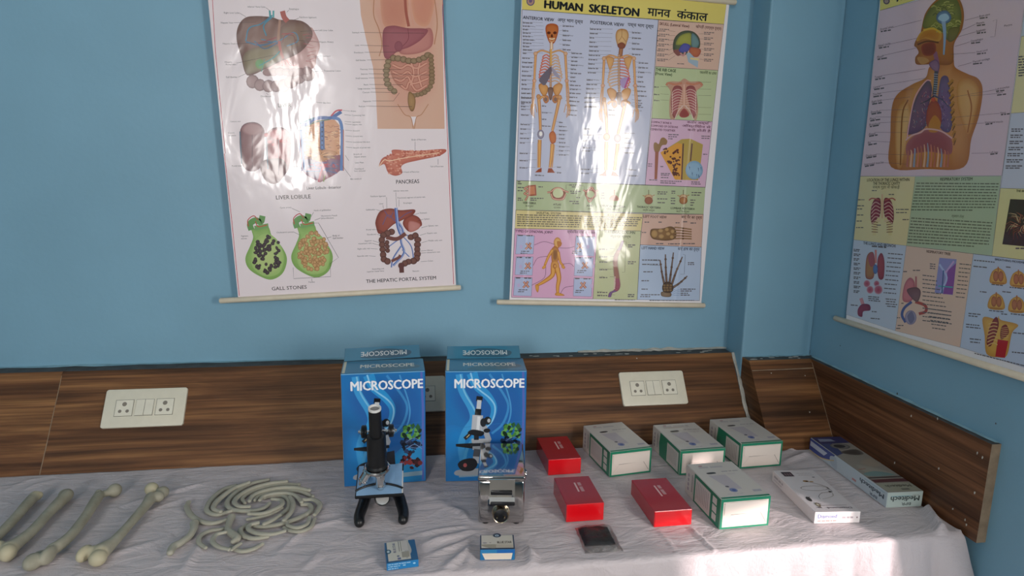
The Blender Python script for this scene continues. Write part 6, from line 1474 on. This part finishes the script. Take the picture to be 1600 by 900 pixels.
# ================================================================== BLACK MICROSCOPE
M_MICB = flat('black_enamel', '#131315', .38, spec=.5, var=.15, bump=.04, bscale=300)
M_SHEET = flat('pale_blue_film', '#8fb4d6', .3, var=.06, vscale=20)
M_WHITE = flat('white_plastic', '#dcdad6', .35, var=.03)
M_DARKIN = flat('grey_inside', '#8c8a88', .5)
M_MIRROR = flat('silvered_mirror', '#e4e4e2', .25, metal=.6)
def microscope():
    bx, by = -.083, 1.50
    r = thing('microscope', 'black student microscope with pale blue sheet on its tilted stage, standing before the left carton', 'microscope', (bx, by, TABLE_Z))
    # horseshoe foot
    bm = bmesh.new()
    path = catmull([(-.047, -.072, .0135), (-.049, -.045, .015), (-.044, -.005, .018), (-.036, .045, .022), (-.012, .082, .024), (.012, .082, .024), (.038, .045, .022), (.050, -.005, .018), (.056, -.045, .015), (.055, -.072, .0135)], 5)
    n = len(path); rad = [.0125+.0025*math.sin(PI*i/(n-1)) for i in range(n)]
    rings = tube_into(bm, path, rad, 14, .98, ref=(0, 0, 1))
    for e, d in ((0, -1), (-1, -1)): ball_into(bm, path[e], .0122)
    for v in bm.verts: v.co.z = max(v.co.z, .0006)
    me = fuse(bm, .0022, 4); link_mesh('horseshoe_foot', me, M_MICB, r)
    P0 = Vector((0, .045, .060)); T = Matrix.Translation(P0) @ Matrix.Rotation(math.radians(13), 4, 'X')
    def tl(p): return T @ Vector(p)
    # pillar from the foot to the joint
    bm = bmesh.new(); tube_into(bm, [(0, .078, .012), (0, .078, .04), tl((0, .044, .004))], [.017, .014, .0135], 16); obj('pillar', bm, M_MICB, r, 50)
    bm = bmesh.new(); lathe_into(bm, [(.0001, -.021), (.011, -.020), (.012, -.016), (.012, .016), (.011, .020), (.0001, .021)], 24, T @ aim((0, .044, .004), (1, 0, 0))); obj('tilt_joint', bm, M_MICB, r, 35)
    # curved arm
    bm = bmesh.new(); arm = catmull([(0, .044, 0), (0, .050, .045), (0, .046, .090), (0, .026, .130), (-.004, -.004, .148), (-.007, -.030, .150)], 6)
    tube_into(bm, [tl(p) for p in arm], [.0125]*len(arm), 14); obj('arm', bm, M_MICB, r, 60)
    # stage
    S0, S1, SW = -.080, .034, .0575
    bm = new_box(-SW-.002, SW-.002, S0, S1, .011, .0195, bevel=.0025); bmesh.ops.transform(bm, matrix=T, verts=bm.verts); st = obj('stage', bm, M_MICB, r, 35)
    bm = new_box(-SW+.001, SW-.005, S0+.003, S1-.001, .0197, .0203); bmesh.ops.subdivide_edges(bm, edges=bm.edges, cuts=5, use_grid_fill=True)
    for v in bm.verts:
        e = max(0, (v.co.x-.03)/.024); v.co.z += .004*e**3*max(0, (v.co.y-S0)/.11) + .0008*noise.noise(v.co*60)
    bmesh.ops.transform(bm, matrix=T, verts=bm.verts); obj('blue_sheet', bm, M_SHEET, st)
    bm = new_box(SW-.0055, SW-.0022, S0+.004, S1-.030, .0198, .0215); bmesh.ops.transform(bm, matrix=T, verts=bm.verts); obj('sheet_edge', bm, M_WHITE, st)
    bm = bmesh.new(); arc = [(-SW-.001+.113*t, S0+.018+.020*math.sin(PI*t)**.8, .0218+.0015*math.sin(PI*t)) for t in [i/18 for i in range(19)]]
    tube_into(bm, [tl(p) for p in arc], .0028, 8); obj('stage_clip', bm, M_MICB, st, 50)
    # turret and objectives
    AX = (-.007, -.040)
    bm = bmesh.new(); lathe_into(bm, [(.010, .0665), (.027, .0665), (.0315, .069), (.0315, .0735), (.029, .076), (.010, .077)], 36, T @ Matrix.Translation((AX[0], AX[1], 0))); tu = obj('objective_turret', bm, M_STEEL, r, 35)
    def objective(px_, py_, dx, dy, length, name='objective_lens'):
        bm = bmesh.new(); L_ = length
        lathe_into(bm, [(q_*1.3, z_) for q_, z_ in [(.0098, 0), (.0105, .003), (.0105, .006), (.0090, .0065), (.0090, L_*.62), (.0098, L_*.64), (.0098, L_*.72), (.0085, L_*.75), (.0060, L_*.93), (.0050, L_), (.0018, L_)]], 24, T @ aim((px_, py_, .068), (dx, dy, -1))); obj(name, bm, M_STEEL2, tu, 35)
    objective(.0005, -.056, .03, -.07, .0475); objective(-.026, -.046, -.55, -.18, .042); objective(.004, -.022, .28, .6, .028)
    # body tube
    bm = bmesh.new(); lathe_into(bm, [(.018, .074), (.026, .0775), (.0265, .081), (.0225, .085), (.0218, .160), (.0205, .166), (.0155, .168)], 36, T @ Matrix.Translation((AX[0], AX[1], 0))); obj('body_tube', bm, M_MICB, r, 35)
    bm = bmesh.new(); lathe_into(bm, [(.0148, .166), (.0148, .2395), (.0138, .240)], 36, T @ Matrix.Translation((AX[0], AX[1], 0))); dt = obj('draw_tube', bm, M_MICB, r, 35)
    bm = bmesh.new(); lathe_into(bm, [(.0146, .2385), (.0152, .2390), (.0152, .2440), (.0140, .2452), (.0118, .2444), (.0108, .2405), (.0102, .2395)], 36, T @ Matrix.Translation((AX[0], AX[1], 0))); obj('tube_rim', bm, M_WHITE, dt, 35)
    bm = bmesh.new(); lathe_into(bm, [(.0105, .2398), (.0105, .2406)], 28, T @ Matrix.Translation((AX[0], AX[1], 0))); obj('tube_plug', bm, M_DARKIN, dt)
    # rack housing and focus knobs behind the tube
    bm = new_box(-.019, .007, -.026, .000, .095, .185, bevel=.003); bmesh.ops.transform(bm, matrix=T, verts=bm.verts); obj('rack_housing', bm, M_MICB, r, 35)
    bm = bmesh.new(); lathe_into(bm, [(.0035, -.046), (.0035, .046)], 14, T @ aim((AX[0]+.003, -.012, .158), (1, 0, 0))); obj('knob_axle', bm, M_STEEL2, r, 35)
    for s in (-1, 1):
        bm = bmesh.new(); prof = [(.004, .026), (.0125, .026), (.0160, .0275)]+[(.0160-(.0005 if k % 2 else 0), .0285+k*.001) for k in range(8)]+[(.0150, .038), (.010, .039), (.004, .039)]
        lathe_into(bm, prof, 40, T @ aim((AX[0]+.003, -.012, .158), (s, 0, 0))); kn = obj('focus_knob', bm, M_MICB, r, 35)
        bm = bmesh.new(); lathe_into(bm, [(.0001, .0388), (.0085, .0388), (.0075, .0408), (.0001, .0412)], 24, T @ aim((AX[0]+.003, -.012, .158), (s, 0, 0))); obj('knob_cap', bm, M_STEEL2, kn, 35)
    # mirror under the stage
    q = Matrix.Translation((.004, -.012, .040)) @ Matrix.Rotation(math.radians(48), 4, 'X') @ Matrix.Rotation(math.radians(16), 4, 'Y')
    bm = bmesh.new(); lathe_into(bm, [(.0001, -.004), (.0175, -.004), (.019, -.001), (.019, .002), (.0172, .003), (.0168, .0018)], 32, q); mi = obj('mirror_cup', bm, M_MICB, r, 35)
    bm = bmesh.new(); lathe_into(bm, [(.0001, .0012), (.0166, .0012), (.0164, .0020), (.0001, .0022)], 32, q); obj('mirror_glass', bm, M_MIRROR, mi)
    bm = bmesh.new(); tube_into(bm, [(.004, -.010, .038), (.003, .03, .040), (0, .072, .034)], [.005, .006, .008], 10); obj('mirror_bracket', bm, M_MICB, r, 50)
    FOOT.append((bx-.065, by-.088, 0, .14, .19))
microscope()

# ================================================================== BONES
M_BONE = flat('grey_bone_plaster', '#9d9a88', .6, var=.10, vscale=25, bump=.12, bscale=90)
M_BONE2 = flat('cream_bone_plaster', '#bdb494', .55, var=.12, vscale=22, bump=.12, bscale=90)
M_RIB = flat('grey_rib_plastic', '#a9a696', .5, var=.08, vscale=30)
def bone_material():
    """grey shaft and creamier ends: colour varies with a mask painted on the model"""
    m, nt, b = new_mat('bone_plaster'); L = nt.links
    at = node(nt, 'ShaderNodeAttribute', attribute_name='cream'); tc = node(nt, 'ShaderNodeTexCoord'); nz = node(nt, 'ShaderNodeTexNoise'); nz.inputs['Scale'].default_value = 28; nz.inputs['Detail'].default_value = 4
    L.new(tc.outputs['Object'], nz.inputs['Vector'])
    r = node(nt, 'ShaderNodeValToRGB'); e = r.color_ramp.elements; e[0].position = .3; e[0].color = lin4('#8b8876'); e[1].position = .72; e[1].color = lin4('#a6a290')
    L.new(nz.outputs['Fac'], r.inputs['Fac'])
    mx = node(nt, 'ShaderNodeMix', data_type='RGBA'); L.new(at.outputs['Fac'], mx.inputs['Factor']); L.new(r.outputs['Color'], mx.inputs[6]); mx.inputs[7].default_value = lin4('#bfb698')
    L.new(mx.outputs[2], b.inputs['Base Color']); b.inputs['Roughness'].default_value = .55
    bp = node(nt, 'ShaderNodeBump'); bp.inputs['Strength'].default_value = .15; bp.inputs['Distance'].default_value = .002; L.new(nz.outputs['Fac'], bp.inputs['Height']); L.new(bp.outputs[0], b.inputs['Normal'])
    return m
M_FEMUR = bone_material()
def pz(px, py, z): return on_table(px, py, TABLE_Z+z)
def long_bone(label, shaft, lumps, group='long bones laid in a row', creamy=()):
    """shaft: (px, py, radius, height of the axis); lumps: (px, py, z, radius, scale xyz, yaw)"""
    base = pz(shaft[len(shaft)//2][0], shaft[len(shaft)//2][1], 0)
    r0 = Vector((base.x, base.y, TABLE_Z+.0012))
    bm = bmesh.new()
    pts = [pz(a, b_, z)-r0 for a, b_, rr, z in shaft]
    C4 = catmull(pts, 6); R4 = []
    for i in range(len(shaft)-1):
        for k in range(6): R4.append(shaft[i][2]+(shaft[i+1][2]-shaft[i][2])*(k/6))
    R4.append(shaft[-1][2])
    tube_into(bm, C4, R4, 16)
    ball_into(bm, C4[0], R4[0]*.98); ball_into(bm, C4[-1], R4[-1]*.98)
    marks = []
    for (a, b_, z, rr, sc, yaw) in lumps:
        c_ = pz(a, b_, z)-r0; ball_into(bm, c_, rr, sc, Matrix.Rotation(yaw, 3, 'Z')); marks.append((c_, rr*max(sc)))
    for v in bm.verts: v.co.z = max(v.co.z, .0008)
    me = fuse(bm, .0024, 5)
    for v in me.vertices: v.co.z = max(v.co.z, 0.0005)
    at = me.attributes.new('cream', 'FLOAT', 'POINT')
    vals = []
    for v in me.vertices:
        q = 0.0
        for i in creamy:
            c_, rr = marks[i]; d = (v.co-c_).length/rr; q = max(q, max(0, min(1, (1.45-d)/.6)))
        vals.append(q)
    at.data.foreach_set('value', vals)
    o = link_mesh('femur_model', me, M_FEMUR); o.location = r0
    return tag(o, label, 'bone model', group)
# rightmost: cream knee end
long_bone('grey long bone nearest the rib pile, its knuckled near end cream coloured', [(236, 778, .0145, .020), (226, 792, .0115, .020), (200, 822, .0100, .019), (178, 846, .0118, .019), (158, 862, .0185, .018)],
          [(237, 764, .020, .0168, (1, 1, 1), 0), (254, 769, .016, .0150, (1.05, 1.0, 1), 0), (246, 776, .019, .0140, (1.2, 1, 1), 0), (132, 865, .0175, .0135, (.88, 1.7, 1.2), -.2), (153, 872, .0168, .0158, (1.12, 1.2, 1.05), 0), (146, 862, .019, .0130, (1.3, 1, 1), .3)], creamy=(0, 3, 4))
long_bone('curved grey long bone with round ball head, second from the rib pile', [(154, 775, .0125, .019), (147, 786, .0125, .020), (133, 808, .0112, .021), (112, 835, .0112, .021), (94, 851, .0125, .020), (82, 858, .0130, .019)],
          [(179, 766, .018, .0172, (1, 1, 1), 0), (165, 771, .018, .0098, (1.5, .9, .9), .2), (154, 770, .016, .0085, (1, 1, 1), 0), (75, 868, .0195, .0135, (.82, 1.8, 1.3), -.1), (51, 878, .0175, .0158, (1.0, 1.3, 1.1), -.25), (64, 866, .014, .0085, (1.7, 1, 1), .2)], creamy=())
long_bone('straight grey long bone third from the rib pile, with blunt rounded far end', [(104, 774, .0155, .019), (95, 783, .0142, .019), (75, 803, .0118, .019), (50, 830, .0115, .019), (28, 848, .0135, .019), (14, 858, .0175, .019)],
          [(103, 773, .018, .0150, (1.15, 1.0, 1), .3), (12, 864, .0190, .0165, (1.0, 1.1, 1.1), 0), (-4, 858, .018, .0160, (1, 1.2, 1.1), 0)], creamy=(1, 2))
long_bone('leftmost grey long bone, running out of the picture at its near end', [(55, 775, .0130, .018), (45, 785, .0125, .018), (25, 808, .0112, .018), (0, 834, .0110, .018), (-25, 856, .013, .018), (-42, 868, .017, .018)],
          [(56, 775, .017, .0125, (1.25, 1.0, .9), .6), (-45, 872, .018, .016, (1.1, 1.1, 1.1), 0), (-62, 866, .018, .016, (1, 1.2, 1.1), 0)], creamy=(0,))

# ribs and collar bones, traced in a zoomed crop (origin 250, 730, scale 5.926)
RO, RS = (250, 730), 5.926
SWIRL = 'curved grey rib lying in the tight swirl of overlapping ribs'
RIBS = [
    ('large grey rib hooking out at the left edge of the rib pile', [(265, 325), (250, 375), (300, 455), (400, 508), (500, 518), (612, 488)], 0, 1.0),
    ('outermost grey rib bulging round the left side of the swirl', [(700, 172), (600, 200), (510, 265), (448, 345), (440, 410), (530, 440), (655, 405)], 0, 1.0),
    ('second grey rib from the left of the swirl, nested inside the outermost one', [(820, 145), (690, 192), (590, 262), (515, 330), (498, 385), (560, 412)], 1, 1.0),
    ('third grey rib from the left of the swirl, its far end topmost in the pile', [(1000, 118), (870, 145), (750, 200), (650, 285), (625, 355), (690, 398), (850, 405), (960, 380), (1010, 338)], 0, 1.0),
    (SWIRL, [(1170, 132), (1010, 150), (860, 195), (740, 258), (690, 320), (735, 362), (825, 365)], 1, .95),
    (SWIRL, [(1285, 162), (1130, 160), (970, 185), (830, 235), (765, 290), (785, 330)], 0, .95),
    (SWIRL, [(1380, 212), (1250, 188), (1090, 192), (940, 225), (855, 268), (828, 312)], 1, .95),
    (SWIRL, [(1412, 270), (1300, 225), (1150, 212), (1010, 232), (915, 268), (880, 305)], 0, .95),
    (SWIRL, [(1310, 322), (1262, 268), (1170, 238), (1045, 246), (955, 272), (925, 305)], 1, .9),
    (SWIRL, [(1130, 435), (1190, 375), (1192, 305), (1130, 262), (1035, 262), (962, 285)], 0, .95),
    (SWIRL, [(1148, 492), (1215, 410), (1232, 330), (1205, 275)], 1, .9),
    (SWIRL, [(825, 432), (950, 428), (1060, 390), (1130, 345), (1118, 305), (1040, 295)], 1, .9),
    (SWIRL, [(812, 482), (930, 460), (1050, 422), (1130, 378)], 0, .8),
    ('short straightish grey rib ending below the right part of the swirl', [(965, 525), (1040, 490), (1110, 445)], 1, .9),
    ('grey rib curling over the far right edge of the rib pile', [(1330, 302), (1420, 300), (1478, 340), (1468, 390), (1430, 440)], 1, .95),
    ('long grey rib sweeping from the right edge to the front of the pile', [(1320, 345), (1385, 350), (1400, 400), (1320, 455), (1190, 505), (1050, 540), (920, 552), (850, 535)], 0, 1.0),
    ('small grey rib, inner one of the looped pair at the lower right of the pile', [(1385, 465), (1360, 525), (1275, 560), (1190, 540), (1180, 520)], 1, .8),
    ('small grey rib, outer one of the looped pair at the lower right of the pile', [(1432, 480), (1395, 555), (1295, 595), (1195, 585), (1150, 560)], 0, .8),
    ('grey rib forming the front left hook of the lower cluster, yellowish at its end', [(800, 538), (745, 585), (775, 635), (870, 660), (992, 645)], 0, .95),
    ('grey rib nested just behind the front hook of the lower cluster', [(905, 515), (830, 535), (828, 580), (920, 615), (1045, 618), (1152, 592)], 1, .9),
    ('small grey rib shaped like a letter C, left of the little front ribs', [(582, 572), (455, 592), (372, 640), (362, 700), (422, 745)], 0, .85),
    ('small grey rib shaped like a wide C beside the S-shaped collar bone', [(602, 602), (520, 625), (488, 685), (540, 735), (640, 762)], 1, .85),
    ('small grey rib nearest the front edge of the rib pile', [(945, 712), (860, 758), (755, 778), (655, 748)], 0, .85),
    ('tiny grey rib tip poking from under the frontmost rib', [(745, 708), (700, 735), (665, 765)], 1, .7),
]
def rib_height(x, y): return 0
for label, P, lv, k in RIBS:
    hz_ = .0056+.0058*lv
    pts = [pz(RO[0]+X/RS, RO[1]+Y/RS, hz_) for X, Y in P]
    base = pts[len(pts)//2]; r0 = Vector((base.x, base.y, TABLE_Z))
    C4 = catmull([q-r0 for q in pts], 7); n = len(C4)
    rad = [(.0074*k)*(.80+.20*math.sin(PI*(i/(n-1))**.8)) for i in range(n)]
    bm = bmesh.new(); tube_into(bm, C4, rad, 10, .68, ref=(0, 0, 1)); ball_into(bm, C4[0], rad[0]*1.08, (1, 1, .8)); ball_into(bm, C4[-1], rad[-1]*1.02, (1, 1, .78))
    me = fuse(bm, .0016, 2)
    o = link_mesh('rib_model', me, M_RIB); o.location = r0
    tag(o, label, 'bone model', 'rib models in the pile')
for label, P, R in (('thick grey S-shaped collar bone lying loose at the front left of the rib pile', [(318, 520), (312, 570), (270, 640), (190, 700), (125, 735), (95, 790)], [.0100, .0085, .0080, .0085, .0095, .0080]),
                    ('thick grey S-shaped collar bone in the middle of the rib pile', [(662, 462), (640, 520), (632, 580), (690, 632), (715, 660), (680, 690)], [.0092, .0078, .0082, .0095, .0090, .0070])):
    pts = [pz(RO[0]+X/RS, RO[1]+Y/RS, .0090) for X, Y in P]; base = pts[3]; r0 = Vector((base.x, base.y, TABLE_Z))
    C4 = catmull([q-r0 for q in pts], 6); rad = []
    for i in range(len(R)-1): rad += [R[i]+(R[i+1]-R[i])*q/6 for q in range(6)]
    rad.append(R[-1])
    bm = bmesh.new(); tube_into(bm, C4, rad, 12, .85, ref=(0, 0, 1)); ball_into(bm, C4[0], rad[0]*1.05, (1, 1, .85)); ball_into(bm, C4[-1], rad[-1], (1, 1, .85))
    o = link_mesh('collar_bone_model', fuse(bm, .0018, 3), M_RIB); o.location = r0
    tag(o, label, 'bone model')

build_cloth()
